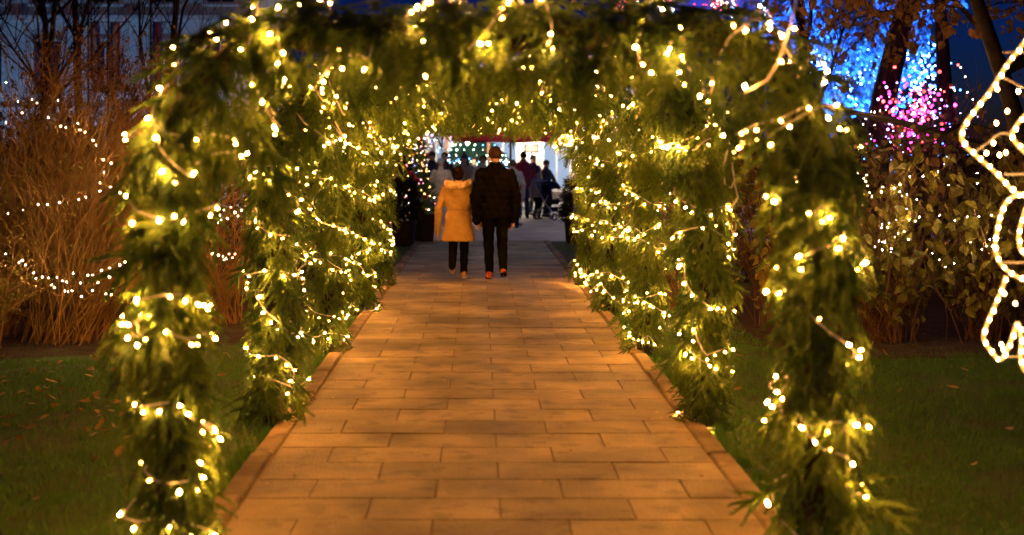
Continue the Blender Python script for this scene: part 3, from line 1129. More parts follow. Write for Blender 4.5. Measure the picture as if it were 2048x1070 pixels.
def person(label, loc, rotz, H, top, legs, shoes, hair, hat=None, coat_hem=.82, puffer=False, fur_hood=False, hair_long=False, feet=((-.10, 0, 0), (.10, 0, 0)),
           hands=((-.27, .02, .80), (.27, .02, .80)), elbows=None, vox=.014, build=1.0, group='people', bald=False, sway=0.0, scarf=None, sit=0.0):
    """Local axes: faces +Y, x to the figure's right, metres for a 1.8 m figure, scaled to H."""
    s = H / 1.8
    P = thing('person', label, 'person', loc, rotz, group)
    P.scale = (s, s, s)
    sw = build
    zo = -sit
    hipz = .93 + zo
    hip = [Vector((-.095, 0, hipz)), Vector((.095, 0, hipz))]
    ank = [Vector((f[0], f[1], f[2] + .085)) for f in feet]
    knee = []
    for k in range(2):
        a, b = hip[k], ank[k]
        d = (b - a).length
        ll = .865
        h = math.sqrt(max((ll / 2) ** 2 - (d / 2) ** 2, 0.0)) if d < ll else .02
        m = (a + b) / 2
        fw = Vector((0, 1, 0))
        dirn = (b - a).normalized()
        fw = (fw - dirn * fw.dot(dirn)).normalized()
        knee.append(m + fw * (h + .015))
    sh = [Vector((-.19 * sw, 0, 1.46 + zo)), Vector((.19 * sw, 0, 1.46 + zo))]
    wr = [Vector(h) + Vector((0, 0, zo)) for h in hands]
    el = []
    for k in range(2):
        if elbows and elbows[k]:
            el.append(Vector(elbows[k]) + Vector((0, 0, zo)))
        else:
            m = (sh[k] + wr[k]) / 2
            el.append(m + Vector(((-.05 if k == 0 else .05), -.05, .02)))
    # body: one continuous skin
    b = MB()
    b.loft([(0, 0, .88 + zo, .13, .09), (0, 0, .95 + zo, .155, .105), (0, .0, 1.10 + zo, .135, .095), (0, 0, 1.25 + zo, .155, .11), (0, 0, 1.40 + zo, .165, .105), (0, 0, 1.48 + zo, .12, .075), (0, 0, 1.52 + zo, .06, .06)], 20)
    b.cap((0, -.01, 1.48 + zo), .056, (0, .012, 1.60 + zo), .052)
    hc = Vector((0, .02, 1.685 + zo))
    b.ell(hc + Vector((0, -.01, .012)), (.082, .097, .110), seg=18, ring=12)
    b.ell(hc + Vector((0, .030, -.055)), (.052, .056, .058))
    b.cap(hc + Vector((0, .088, .012)), .010, hc + Vector((0, .104, -.022)), .014, 8)
    b.ell(hc + Vector((0, .088, -.055)), (.024, .010, .007))
    for sx in (-1, 1):
        b.ell(hc + Vector((sx * .078, -.005, -.005)), (.010, .020, .031))
    for k in range(2):
        sx = -1 if k == 0 else 1
        b.cap(hip[k], .082, knee[k], .055); b.cap(knee[k], .054, ank[k], .036)
        b.cap(ank[k], .038, ank[k] + Vector((sx * .015, .12, -.05)), .032)
        b.cap(sh[k], .055, el[k], .042); b.cap(el[k], .041, wr[k], .027)
        d = (wr[k] - el[k]).normalized()
        side = Vector((0, 1, 0)) - d * d.y
        side = side.normalized() if side.length > .1 else Vector((1, 0, 0))
        nrm = d.cross(side)
        pc = wr[k] + d * .055
        b.cap(wr[k] + d * .02, .026, wr[k] + d * .08, .028)
        for fi, (off, ln) in enumerate(((-.030, .062), (-.010, .075), (.010, .078), (.029, .068))):
            p0 = wr[k] + d * .088 + side * off
            p1 = p0 + d * ln * .5 + nrm * (-sx * .006)
            p2 = p1 + d * ln * .45 + nrm * (-sx * .022)
            b.cap(p0, .0105, p1, .0095, 8); b.cap(p1, .0095, p2, .0085, 8)
        t0 = wr[k] + d * .035 + side * .024
        t1 = t0 + (d * .7 + side * .7).normalized() * .045
        b.cap(t0, .013, t1, .0105, 8); b.cap(t1, .0105, t1 + d * .028, .009, 8)
    obj('body', remeshed(b, 'body', M_skin, min(vox, .0095), 2), P)
    for sx in (-1, 1):
        e = MB(); e.ell(hc + Vector((sx * .031, .080, .012)), (.012, .008, .008), seg=8, ring=6)
        e.build('eye', M_eye, P, True)
    # trousers
    t = MB()
    t.loft([(0, 0, .85 + zo, .15, .10), (0, -.005, .93 + zo, .175 * sw, .125), (0, 0, 1.04 + zo, .165 * sw, .12)], 20)
    for k in range(2):
        t.cap(hip[k], .102, knee[k], .075); t.cap(knee[k], .075, ank[k] + Vector((0, 0, .015)), .060)
    obj('trousers', remeshed(t, 'trousers', legs, vox * .8, 3, lambda c: .0035 * np.sin(c[:, 2] * 38 + c[:, 0] * 60 + 2 * np.sin(c[:, 1] * 25))), P)
    # shoes
    for k in range(2):
        sx = -1 if k == 0 else 1
        tilt = -0.0
        if feet[k][2] > .03:
            tilt = -min(.9, feet[k][2] * 6)
        R = Matrix.Rotation(tilt, 3, 'X')
        m = MB()
        o = ank[k] - Vector((0, 0, .085))
        piv = Vector((0, .12, 0))
        def q(v):
            return tuple(R @ (Vector(v) - piv) + piv * 1 + o if tilt else Vector(v) + o)
        m.cap(q((0, -.05, .035)), .040, q((sx * .012, .14, .030)), .036)
        m.cap(q((0, -.035, .05)), .044, q((0, -.01, .10)), .046)
        m.ell(q((sx * .01, .07, .045)), (.044, .09, .035), R)
        sm = remeshed(m, 'shoe', shoes[0], .009, 3)
        so = obj('shoe', sm, P)
        m = MB()
        ring = [(.046 * math.cos(a) * (1 if math.sin(a) > 0 else .9), .05 + .135 * math.sin(a)) for a in [2 * PI * i / 20 for i in range(20)]]
        vs = [q((x + sx * .008, y, -.004)) for x, y in ring] + [q((x + sx * .008, y, .020)) for x, y in ring]
        m.add(vs, [tuple(range(19, -1, -1)), tuple(range(20, 40))] + [(i, (i + 1) % 20, 20 + (i + 1) % 20, 20 + i) for i in range(20)])
        m.build('sole', shoes[1], so)
    # coat or jacket
    c = MB()
    hz = coat_hem + zo
    fl = .02 if coat_hem > .75 else .055
    W = sw * (1.10 if puffer else 1.0)
    rings = [(0, 0, hz, (.185 + fl) * W, .145 + fl * .7), (0, 0, hz + .03, (.19 + fl) * W, .150 + fl * .7)]
    if coat_hem < .75:
        rings += [(0, 0, .86 + zo, .205 * W, .155)]
    rings += [(0, -.005, .98 + zo, .195 * W, .148), (0, 0, 1.10 + zo, .182 * W, .138), (0, 0, 1.25 + zo, .200 * W, .150), (0, -.005, 1.38 + zo, .215 * W, .148), (0, -.008, 1.46 + zo, .195 * W, .125), (0, -.01, 1.515 + zo, .135 * W, .10), (0, 0, 1.565 + zo, .078, .078)]
    c.loft(rings, 28)
    for k in range(2):
        f = 1.18 if puffer else 1.0
        c.cap(sh[k] - Vector((0, 0, .03)), .074 * f, el[k], .066 * f); c.cap(el[k], .068 * f, wr[k] + (wr[k] - el[k]).normalized() * .005, .050 * f)
    if puffer:
        disp = lambda co: .013 * (np.abs(np.sin((co[:, 2] + .012 * np.sin(co[:, 0] * 11)) * PI / .085)) ** .5 - .6) + .005 * np.sin(co[:, 0] * 60 + co[:, 2] * 25)
    else:
        disp = lambda co: .0025 * np.sin(co[:, 2] * 70 + co[:, 0] * 45 + 3 * np.sin(co[:, 1] * 14 + co[:, 0] * 9)) + .0035 * np.sin(co[:, 2] * 31 + co[:, 0] * 17 + 2 * np.sin(co[:, 1] * 20)) - (.016 * np.exp(-((co[:, 2] - 1.10 - zo) / .018) ** 2) if coat_hem < .75 else 0)
    jk = obj('jacket' if coat_hem > .75 else 'coat', remeshed(c, 'coat', top, vox * .8, 4, disp), P)
    # collar / hood
    if fur_hood:
        h = MB()
        h.ell((0, -.085, 1.46 + zo), (.15, .085, .11), seg=18, ring=10)
        h.ell((0, -.115, 1.38 + zo), (.11, .055, .10), seg=18, ring=10)
        obj('hood', remeshed(h, 'hood', top, .010, 4), P)
        f = MB()
        for i in range(34):
            a = PI * (-.12 + 1.24 * i / 33)
            p = Vector((.185 * math.cos(a), -.09 - .095 * math.sin(a), 1.54 + zo - .03 * math.sin(a) + .014 * math.sin(i * 1.9)))
            f.ell(p, random.uniform(.040, .056), seg=8, ring=6)
        fm = remeshed(f, 'fur_trim', fabric('tan_fur', (0.70, 0.52, 0.30), .95, .9, 60, .45), .008, 1,
                      lambda co: np.array([.010 * mnoise.noise(Vector(v) * 55) for v in co.tolist()]))
        obj('fur_trim', fm, P)
    else:
        h = MB()
        h.loft([(0, -.005, 1.50 + zo, .10, .09), (0, 0, 1.55 + zo, .085, .085), (0, .005, 1.60 + zo, .078, .080), (0, .005, 1.595 + zo, .06, .06)], 20)
        h.build('collar', top, P, True)
    if scarf:
        f = MB()
        for i in range(16):
            a = 2 * PI * i / 16
            f.ell((.09 * math.cos(a), .085 * math.sin(a), 1.55 + zo + .01 * math.sin(i * 2)), .04, seg=8, ring=6)
        f.cap((.03, .12, 1.53 + zo), .035, (.04, .16, 1.25 + zo), .03)
        obj('scarf', remeshed(f, 'scarf', scarf, .012, 2), P)
    # hair
    if not bald:
        f = MB()
        f.ell(hc + Vector((0, -.022, .030)), (.092, .102, .102), seg=18, ring=12)
        if hair_long == 'bun':
            f.ell(hc + Vector((0, -.03, .005)), (.088, .096, .115), seg=18, ring=12)
            f.ell(hc + Vector((0.01, -.115, .02)), (.045, .04, .045))
        elif hair_long:
            for a in (-1, 1):
                f.cap(hc + Vector((a * .07, -.01, 0)), .04, hc + Vector((a * .095, .03, -.26)), .035)
            f.cap(hc + Vector((0, -.07, 0)), .065, hc + Vector((0, -.08, -.25)), .07)
        hm = remeshed(f, 'hair', hair, .010, 2, lambda co: np.array([.006 * mnoise.noise(Vector((v[0] * 60, v[1] * 60, v[2] * 14))) for v in co.tolist()]))
        # keep the face clear
        bm = bmesh.new(); bm.from_mesh(hm)
        kill = [v for v in bm.verts if v.co.y > hc.y + .055 and v.co.z < hc.z + .055 and abs(v.co.x) < .062]
        bmesh.ops.delete(bm, geom=kill, context='VERTS')
        bm.to_mesh(hm); bm.free()
        obj('hair', hm, P)
    if hat:
        f = MB()
        f.ell(hc + Vector((0, -.012, .050)), (.094, .108, .088), seg=18, ring=10)
        f.loft([(hc.x, hc.y - .012, hc.z + .035, .098, .112), (hc.x, hc.y - .012, hc.z + .085, .096, .110)], 20)
        if hat[1]:
            f.ell(hc + Vector((0, -.02, .150)), .038)
        hm = remeshed(f, 'hat', hat[0], .010, 2)
        obj('hat', hm, P)
    return P

F_black = fabric('black_puffer', (0.0045, 0.0042, 0.0045), .85, .2)
F_trs = fabric('black_trousers', (0.005, 0.005, 0.006))
F_mustard = fabric('mustard_parka', (0.32, 0.21, 0.065), .85, .3, 70, .18)
F_navy = fabric('navy_coat', (0.030, 0.036, 0.055))
F_cream = fabric('cream_coat', (0.50, 0.42, 0.34), .9)
F_red = fabric('red_jacket', (0.42, 0.035, 0.05), .7)
F_grey = fabric('grey_wool', (0.30, 0.31, 0.33), .9)
F_jean = fabric('pale_jeans', (0.30, 0.36, 0.46), .85)
F_djean = fabric('dark_jeans', (0.035, 0.042, 0.06), .85)
F_beige = fabric('beige_coat', (0.36, 0.27, 0.20), .9)
F_olive = fabric('brown_parka', (0.07, 0.055, 0.04), .85)
F_hairb = fabric('brown_hair', (0.055, 0.028, 0.015), .5, .5, 120)
F_hairk = fabric('black_hair', (0.018, 0.012, 0.010), .5, .5, 120)
F_hairg = fabric('short_hair', (0.035, 0.02, 0.012), .6, .5, 120)
F_tan = fabric('tan_suede', (0.42, 0.26, 0.09), .8)
F_orange = fabric('orange_trainer', (0.55, 0.10, 0.03), .6)
F_sole = fabric('white_sole', (0.65, 0.58, 0.48), .6)
F_bsole = fabric('black_sole', (0.03, 0.03, 0.03), .6)
F_shoe = fabric('black_shoe', (0.03, 0.028, 0.03), .5)
SHK = (F_shoe, F_sole)

pm = person('man in black puffer jacket and orange shoes walking away down the walk', (.222, 19.0, .04), .04, 1.80, F_black, F_trs, (F_orange, F_bsole), F_hairg,
            puffer=True, build=.98, coat_hem=.84, vox=.012, feet=((-.075, .10, 0), (.10, -.17, .05)), hands=((-.25, .03, .80), (.25, .02, .82)),
            elbows=((-.27, -.05, 1.12), (.28, -.06, 1.12)), group='couple on the walk')
pw_ = person('woman in mustard parka with fur-trimmed hood walking away on the left', (-.285, 19.2, .04), -.05, 1.53, F_mustard, F_trs, (F_tan, F_sole), F_hairk,
             fur_hood=True, hair_long='bun', coat_hem=.60, vox=.012, build=1.12, feet=((-.09, -.16, .10), (.085, .05, 0)), hands=((-.34, .06, .74), (.38, .05, .88)),
             elbows=((-.32, -.05, 1.10), (.33, -.05, 1.13)), group='couple on the walk')

CROWD = 'people in the market beyond the arches'
def bg(label, px, d, H, face=PI, **k):
    z = .016 if d > 28 else .04
    return person(label, (gx(px, d), d, z), face, H, group=CROWD, **k)

bg('man in dark navy coat and dark cap facing the walk, beside the lit tree', 864, 36.0, 1.83, PI + .15, top=F_navy, legs=F_djean, shoes=SHK, hair=F_hairk, hat=(F_navy, False), hands=((-.20, .16, .98), (.20, .16, .98)))
bg('bareheaded man just behind the man in navy coat', 889, 38.5, 1.82, PI - .3, top=F_olive, legs=F_djean, shoes=SHK, hair=F_hairk)
bg('woman in cream coat, grey beanie and pale jeans walking toward the arches', 882, 33.6, 1.66, PI, top=F_cream, legs=F_jean, shoes=SHK, hair=F_hairb, hair_long=True, hat=(F_grey, False), feet=((-.09, .14, 0), (.09, -.12, .03)), coat_hem=.78)
bg('long-haired woman in beige coat and black bobble hat facing the walk', 929, 36.5, 1.76, PI, top=F_beige, legs=F_trs, shoes=SHK, hair=F_hairb, hair_long=True, hat=(F_navy, True), coat_hem=.62, hands=((-.15, .2, 1.05), (.15, .2, 1.05)))
bg('person in pale grey coat half hidden behind the black puffer shoulder', 966, 35.0, 1.72, PI, top=F_grey, legs=F_djean, shoes=SHK, hair=F_hairg, coat_hem=.62)
bg('person in light grey coat hidden behind the black puffer, dark legs showing', 1026, 33.0, 1.62, .1, top=F_grey, legs=F_trs, shoes=SHK, hair=F_hairb, coat_hem=.62)
bg('person in bright red jacket and dark jeans standing with back turned', 1047, 38.6, 1.84, .1, top=F_red, legs=F_djean, shoes=SHK, hair=F_hairk, build=1.1, hands=((-.22, .16, 1.0), (.24, .14, 1.0)))
bg('dark-haired man in navy behind the red jacket', 1066, 40.5, 1.74, PI + .5, top=F_navy, legs=F_djean, shoes=SHK, hair=F_hairk)
bg('small child in grey between the red jacket and the pushchair', 1074, 38.0, 1.32, PI + .7, top=F_grey, legs=F_trs, shoes=SHK, hair=F_hairb)
bg('person in brown parka bending over the pushchair', 1092, 39.2, 1.60, PI + .9, top=F_olive, legs=F_trs, shoes=SHK, hair=F_hairk, hat=(F_olive, False), hands=((-.2, .28, 1.0), (.2, .28, 1.0)))
bg('dark-haired person at the back of the crowd below the green dome', 948, 42.0, 1.66, PI, top=F_navy, legs=F_djean, shoes=SHK, hair=F_hairk)

bpy.data.scenes.remove(WORK)

# ------------------------------------------------------------------ pushchair
def pushchair():
    M_al = pbr('aluminium', (0.6, 0.6, 0.62), 0.35, 0.1, 20, metal=.9)
    M_bk = pbr('black_cloth', (0.02, 0.02, 0.024), .85, .3, 20, .2)
    M_ru = pbr('rubber', (0.025, 0.025, 0.025), .8)
    r = thing('pushchair', 'black pushchair with metal frame and hood beside the brown parka', 'pushchair', (gx(1104, 37.6), 37.6, .016), PI + .7)
    f = MB()
    for sx in (-.24, .24):
        f.tube([(sx, -.42, 1.05), (sx, -.30, .80), (sx, .05, .40), (sx, .36, .16)], .012, 6)
        f.tube([(sx, -.34, .15), (sx, -.08, .42), (sx, .10, .66)], .012, 6)
    f.tube([(-.24, -.42, 1.05), (.24, -.42, 1.05)], .016, 8)
    f.tube([(-.24, .36, .16), (.24, .36, .16)], .010, 6)
    f.tube([(-.24, -.34, .15), (.24, -.34, .15)], .010, 6)
    f.build('frame', M_al, r, True)
    m = MB(); m.loft([(0, -.02, .42, .17, .20), (0, .0, .52, .20, .24), (0, -.02, .56, .20, .22)], 16); m.loft([(0, -.15, .50, .19, .05), (0, -.22, .75, .19, .05), (0, -.26, .95, .16, .04)], 16)
    m.build('seat', M_bk, r, True)
    m = MB()
    n = 10
    vs, fs = [], []
    for i in range(n):
        a = PI * (0.10 + .62 * i / (n - 1))
        for k in range(7):
            x = -.21 + .42 * k / 6
            rr = .30 * (1 - .12 * abs(k - 3) / 3)
            vs.append((x, -.12 + rr * math.cos(a), .76 + rr * math.sin(a)))
    for i in range(n - 1):
        for k in range(6):
            a = i * 7 + k
            fs.append((a, a + 1, a + 8, a + 7))
    m.add(vs, fs); m.add([(x, y * .98 - .003, z - .012) for x, y, z in vs], fs)
    m.build('hood', M_bk, r, True)
    m = MB(); m.loft([(0, -.06, .22, .17, .20), (0, -.06, .34, .20, .26)], 16); m.build('basket', M_bk, r)
    for (x, y, rad) in ((-.25, .36, .10), (.25, .36, .10), (-.27, -.34, .13), (.27, -.34, .13)):
        wv = MB()
        pts = [(x, y + rad * .86 * math.cos(2 * PI * k / 20), rad + rad * .86 * math.sin(2 * PI * k / 20)) for k in range(21)]
        wv.tube(pts, rad * .14, 6, cap=False)
        wo_ = wv.build('wheel', M_ru, r, True)
        sp = MB()
        for k in range(5):
            a = 2 * PI * k / 5
            sp.tube([(x, y, rad), (x, y + rad * .8 * math.cos(a), rad + rad * .8 * math.sin(a))], .006, 4)
        sp.build('spoke', M_al, wo_)

pushchair()

# ------------------------------------------------------------------ planters and board by the tunnel's end
def planter(label, px, d, hs, seed, tall):
    M_pot = pbr('dark_pot', (0.035, 0.028, 0.026), .6, .3, 8, .2)
    t = thing('planter', label, 'planter', (gx(px, d), d, .0), 0, 'potted evergreens at the tunnel end')
    m = MB(); m.lathe([(.17, 0), (.20, .03), (.235, .42), (.255, .44), (.255, .48), (.225, .48), (.21, .42)], 20)
    m.build('pot', M_pot, t, True)
    m = MB(); m.tube([(0, 0, .38), (0, 0, .7 + tall)], [.03, .008], 6); m.build('stem', M_darkbark, t)
    rg = random.Random(seed)
    V = []
    for k in range(210):
        z = .48 + rg.random() ** 1.2 * hs
        rr = .36 * math.sqrt(max(.06, 1 - (z - .48) / (hs * 1.1)))
        a = rg.uniform(0, 6.28)
        nrm = Vector((math.cos(a), math.sin(a), rg.uniform(-.2, .9))).normalized()
        p = Vector((math.cos(a) * rr * .45, math.sin(a) * rr * .45, z))
        q = Vector((0, 0, 1)).rotation_difference(nrm).to_matrix()
        V.append((SPRIGS[rg.randrange(5)] * rg.uniform(.6, .95)).reshape(-1, 3) @ np.array(q).T + np.array(p))
    for k in range(int(60 * tall)):
        z = .48 + hs * .8 + rg.random() * tall
        a = rg.uniform(0, 6.28)
        nrm = Vector((math.cos(a), math.sin(a), rg.uniform(.2, 1.2))).normalized()
        q = Vector((0, 0, 1)).rotation_difference(nrm).to_matrix()
        V.append((SPRIGS[rg.randrange(5)] * rg.uniform(.5, .8)).reshape(-1, 3) @ np.array(q).T + np.array((0, 0, z)))
    V = np.concatenate(V)
    o = obj('foliage', fast_tris('foliage', V, len(V) // 3, M_darkfol), t)
    o['kind'] = 'stuff'
M_darkfol = leaf_mat('dark_evergreen', (0.012, 0.018, 0.009), (0.03, 0.035, 0.015), .15)
planter('dark pot of evergreen shrub at the left end of the tunnel', 808, 26.8, .75, 3, .7)
planter('dark potted evergreen behind the farthest right arch leg', 1152, 27.5, .7, 4, .2)

m = MB()
bd = thing('pavement_board', 'small black folding pavement board beside the left planter', 'pavement board', (gx(848, 27.6), 27.6, .0), .35)
for sy, nm in ((-1, 'front_panel'), (1, 'back_panel')):
    mm = MB(); mm.box((0, 0, 0), (.36, .02, .62), M=Matrix.Rotation(-sy * .30, 3, 'X'))
    mm.build(nm, pbr('board_black', (0.02, 0.02, 0.022), .5), bd, loc=(0, sy * .10, .30))
mm = MB(); mm.box((0, 0, .592), (.36, .03, .02)); mm.build('hinge', M_darkbark, bd)

# ------------------------------------------------------------------ lit trees of the market
def bulbs_on(t, pts, mats, r, sc=(.7, 1.3)):
    mes = [mini_mesh(m, r) for m in mats]
    for p in pts:
        obj('bulb', random.choice(mes), t, p, None, random.uniform(*sc))

M_c_pink = glow('pink_led', (1.0, 0.22, 0.30), 22, .3)
M_c_or = glow('orange_led', (1.0, 0.45, 0.12), 26, .3)
M_c_wh = glow('white_led', (1.0, 0.80, 0.62), 30, .3)
M_c_bl = glow('blue_led', (0.03, 0.14, 1.0), 60, .3)
M_c_bw = glow('ice_led', (0.12, 0.34, 1.0), 55, .3)
M_c_vi = glow('violet_led', (0.45, 0.30, 1.0), 20, .3)
M_c_gr = glow('green_white_led', (0.60, 1.0, 0.72), 60, .3)
M_c_mg = glow('magenta_led', (1.0, 0.03, 0.40), 30, .3)
M_c_rd = glow('red_led', (1.0, 0.05, 0.05), 22, .3)


def cone_tree(name, label, px, d, H, R, mats, nb, r, fol, seed, z0=.25, baubles=False):
    rg = random.Random(seed)
    t = thing(name, label, 'christmas tree', (gx(px, d), d, .014))
    m = MB(); m.tube([(0, 0, 0), (0, 0, H)], [.07, .01], 8); m.build('trunk', M_darkbark, t)
    V, B = [], []
    for k in range(420):
        u = rg.random() ** 1.3
        z = z0 + (H - z0) * u
        rr = R * (1 - u) * rg.uniform(.35, .95)
        a = rg.uniform(0, 6.28)
        nrm = Vector((math.cos(a), math.sin(a), rg.uniform(-.6, .2))).normalized()
        q = Vector((0, 0, 1)).rotation_difference(nrm).to_matrix()
        V.append((SPRIGS[rg.randrange(5)] * rg.uniform(.7, 1.1)).reshape(-1, 3) @ np.array(q).T + np.array((math.cos(a) * rr, math.sin(a) * rr, z)))
    V = np.concatenate(V)
    o = obj('foliage', fast_tris('foliage', V, len(V) // 3, fol), t); o['kind'] = 'stuff'
    pts = []
    for k in range(nb):
        u = rg.random() ** 1.2
        a = rg.gauss(-PI / 2, 1.0)
        rr = R * (1.12 - u) * rg.uniform(.9, 1.08) + .08
        pts.append((math.cos(a) * rr, math.sin(a) * rr, z0 + (H - z0) * u))
    bulbs_on(t, pts, mats, r)
    if baubles:
        mb_ = MB(); mb_.ell((0, 0, 0), .05, seg=14, ring=10); mb_.tube([(0, 0, .045), (0, 0, .065)], .010, 6)
        bm_ = mb_.mesh('bauble', pbr('red_bauble', (0.5, .02, .02), .15), True)
        for k in range(16):
            u = rg.random() * .8
            a = rg.gauss(-PI / 2, .8)
            rr = R * (1.1 - u) + .12
            obj('bauble', bm_, t, (math.cos(a) * rr, math.sin(a) * rr, z0 + (H - z0) * u))
    return t

cone_tree('christmas_tree', 'small christmas tree glowing pink and orange with red baubles, left of the crowd', 822, 31.0, 2.6, .48, [M_c_or, M_c_pink, M_c_wh, M_c_or], 190, .011, M_spruce, 5, .25, True)
t = tree('lit_tree', 'round tree strung with violet and blue lights behind the navy coat man', (gx(850, 47), 47, .014), 3.4, .10, M_darkbark, 71, M_dleaf, 900, LEAF_A, .4, 3, nb=6, cat='tree', leafscale=(1, 1.8))
rg = random.Random(5)
bulbs_on(t, [(rg.gauss(0, .62), rg.gauss(-.4, .3), 2.5 + rg.gauss(0, .62)) for k in range(230)], [M_c_vi, M_c_bw, M_c_vi, M_c_wh], .016)


def dome():
    d = 45.0
    t = thing('garland_dome', 'rounded green garland dome hung with pale green light chains behind the crowd', 'garland dome', (gx(950, d), d, .014))
    Rx, Rz = 1.35, 2.35
    m = MB()
    m.lathe([(Rx * math.cos(a), Rz * math.sin(a)) for a in [PI / 2 * k / 11 for k in range(12)]], 24)
    m.build('shell', pbr('dome_green', (0.03, .09, .06), .9, .4, 6, .6, 20), t, True)
    rg = random.Random(9)
    V = []
    for k in range(520):
        a = rg.uniform(-PI, 0.0); b = math.asin(rg.uniform(.05, 1))
        nrm = Vector((math.cos(a) * math.cos(b), math.sin(a) * math.cos(b), math.sin(b)))
        p = Vector((nrm.x * Rx, nrm.y * Rx, nrm.z * Rz))
        dd = (nrm * .5 + Vector((rg.gauss(0, .4), 0, -.9))).normalized()
        q = Vector((0, 0, 1)).rotation_difference(dd).to_matrix()
        V.append((SPRIGS[rg.randrange(5)] * rg.uniform(.8, 1.3)).reshape(-1, 3) @ np.array(q).T + np.array(p))
    V = np.concatenate(V)
    o = obj('foliage', fast_tris('foliage', V, len(V) // 3, leaf_mat('blue_green_needles', (.05, .12, .10), (.11, .22, .18), .2)), t); o['kind'] = 'stuff'
    pts = []
    for k in range(9):      # chains running down the dome and swags between them
        a = -PI * (k + .5) / 9
        for j in range(11):
            b = .35 + 1.15 * j / 10
            aa = a + .06 * math.sin(j * 2.1)
            pts.append((math.cos(aa) * math.cos(b) * Rx * 1.06, math.sin(aa) * math.cos(b) * Rx * 1.06, math.sin(b) * Rz * 1.03))
    for row, b in enumerate((.75, .45)):
        for j in range(56):
            aa = -PI * j / 56
            bb = b - .10 * abs(math.sin(j * PI / 6.2))
            pts.append((math.cos(aa) * math.cos(bb) * Rx * 1.07, math.sin(aa) * math.cos(bb) * Rx * 1.07, math.sin(bb) * Rz * 1.03))
    bulbs_on(t, pts, [M_c_gr, M_c_gr, M_c_wh, M_c_bw], .014)

dome()

# ------------------------------------------------------------------ red parasol
def parasol():
    d = 34.5
    t = thing('parasol', 'dark red market parasol over the crowd at the tunnel end', 'parasol', (gx(1021, d), d, .014), .26)
    Mc = pbr('red_canvas', (0.30, 0.018, 0.03), .8, .2, 4, .15, 60)
    Mp = pbr('grey_pole', (.25, .25, .27), .4, .1, metal=.5)
    m = MB(); m.tube([(0, 0, 0), (0, 0, 2.85)], .03, 10); m.build('pole', Mp, t, True)
    m = MB(); m.lathe([(.30, 0), (.30, .06), (.06, .10), (.05, .25)], 16); m.build('base', Mp, t)
    n = 8
    R = 1.5
    for k in range(n):
        a0, a1 = 2 * PI * k / n, 2 * PI * (k + 1) / n
        p = MB()
        vs = []
        for j in range(6):
            u = j / 5
            for q in range(5):
                a = a0 + (a1 - a0) * q / 4
                chord = math.cos(PI / n) / math.cos((a - a0) - PI / n)
                rr = R * u * chord
                sag = .05 * u * math.sin(PI * q / 4)
                vs.append((rr * math.cos(a), rr * math.sin(a), 2.80 - .58 * u - sag * .6))
        fs = [(j * 5 + q, j * 5 + q + 1, j * 5 + q + 6, j * 5 + q + 5) for j in range(5) for q in range(4)]
        p.add(vs, fs)
        e = [vs[25 + q] for q in range(5)]
        p.add(e + [(x * 1.0, y * 1.0, z - .13) for x, y, z in e], [(q, q + 1, q + 6, q + 5) for q in range(4)])
        p.build('canopy_panel', Mc, t, True)
        r = MB(); r.tube([(0, 0, 2.74), (R * .98 * math.cos(a0), R * .98 * math.sin(a0), 2.19)], .010, 5); r.build('rib', Mp, t)

parasol()

# ------------------------------------------------------------------ market building at the end, lit by its wall lamps
def window(parent, x, y, z, wd, ht, Mf, Mg, cols=2, rows=2):
    m = MB()
    f = .07
    for sx in (-1, 1):
        m.box((x + sx * (wd / 2 - f / 2), y, z), (f, .08, ht))
    for sz in (-1, 1):
        m.box((x, y, z + sz * (ht / 2 - f / 2)), (wd - 2 * f, .08, f))
    for c in range(1, cols):
        m.box((x - wd / 2 + wd * c / cols, y + .006, z), (.04, .06, ht - 2 * f))
    wfr = m.build('window', Mf, parent)
    m = MB(); m.box((x, y + .05, z), (wd - 2 * f - .01, .02, ht - 2 * f - .01)); m.build('pane', Mg, wfr)
    m = MB(); m.box((x, y - .05, z - ht / 2 - .04), (wd + .14, .18, .07)); m.build('sill', Mf, wfr)


def lamp_light(parent, loc, col, energy, r=.06, name='lamp_glow', spot=None, rot=None):
    l = bpy.data.lights.new(name, 'SPOT' if spot else 'POINT')
    l.color = col; l.energy = energy; l.shadow_soft_size = r
    if spot:
        l.spot_size = spot; l.spot_blend = .6
    o = obj(name, l, parent, loc, rot)
    return o


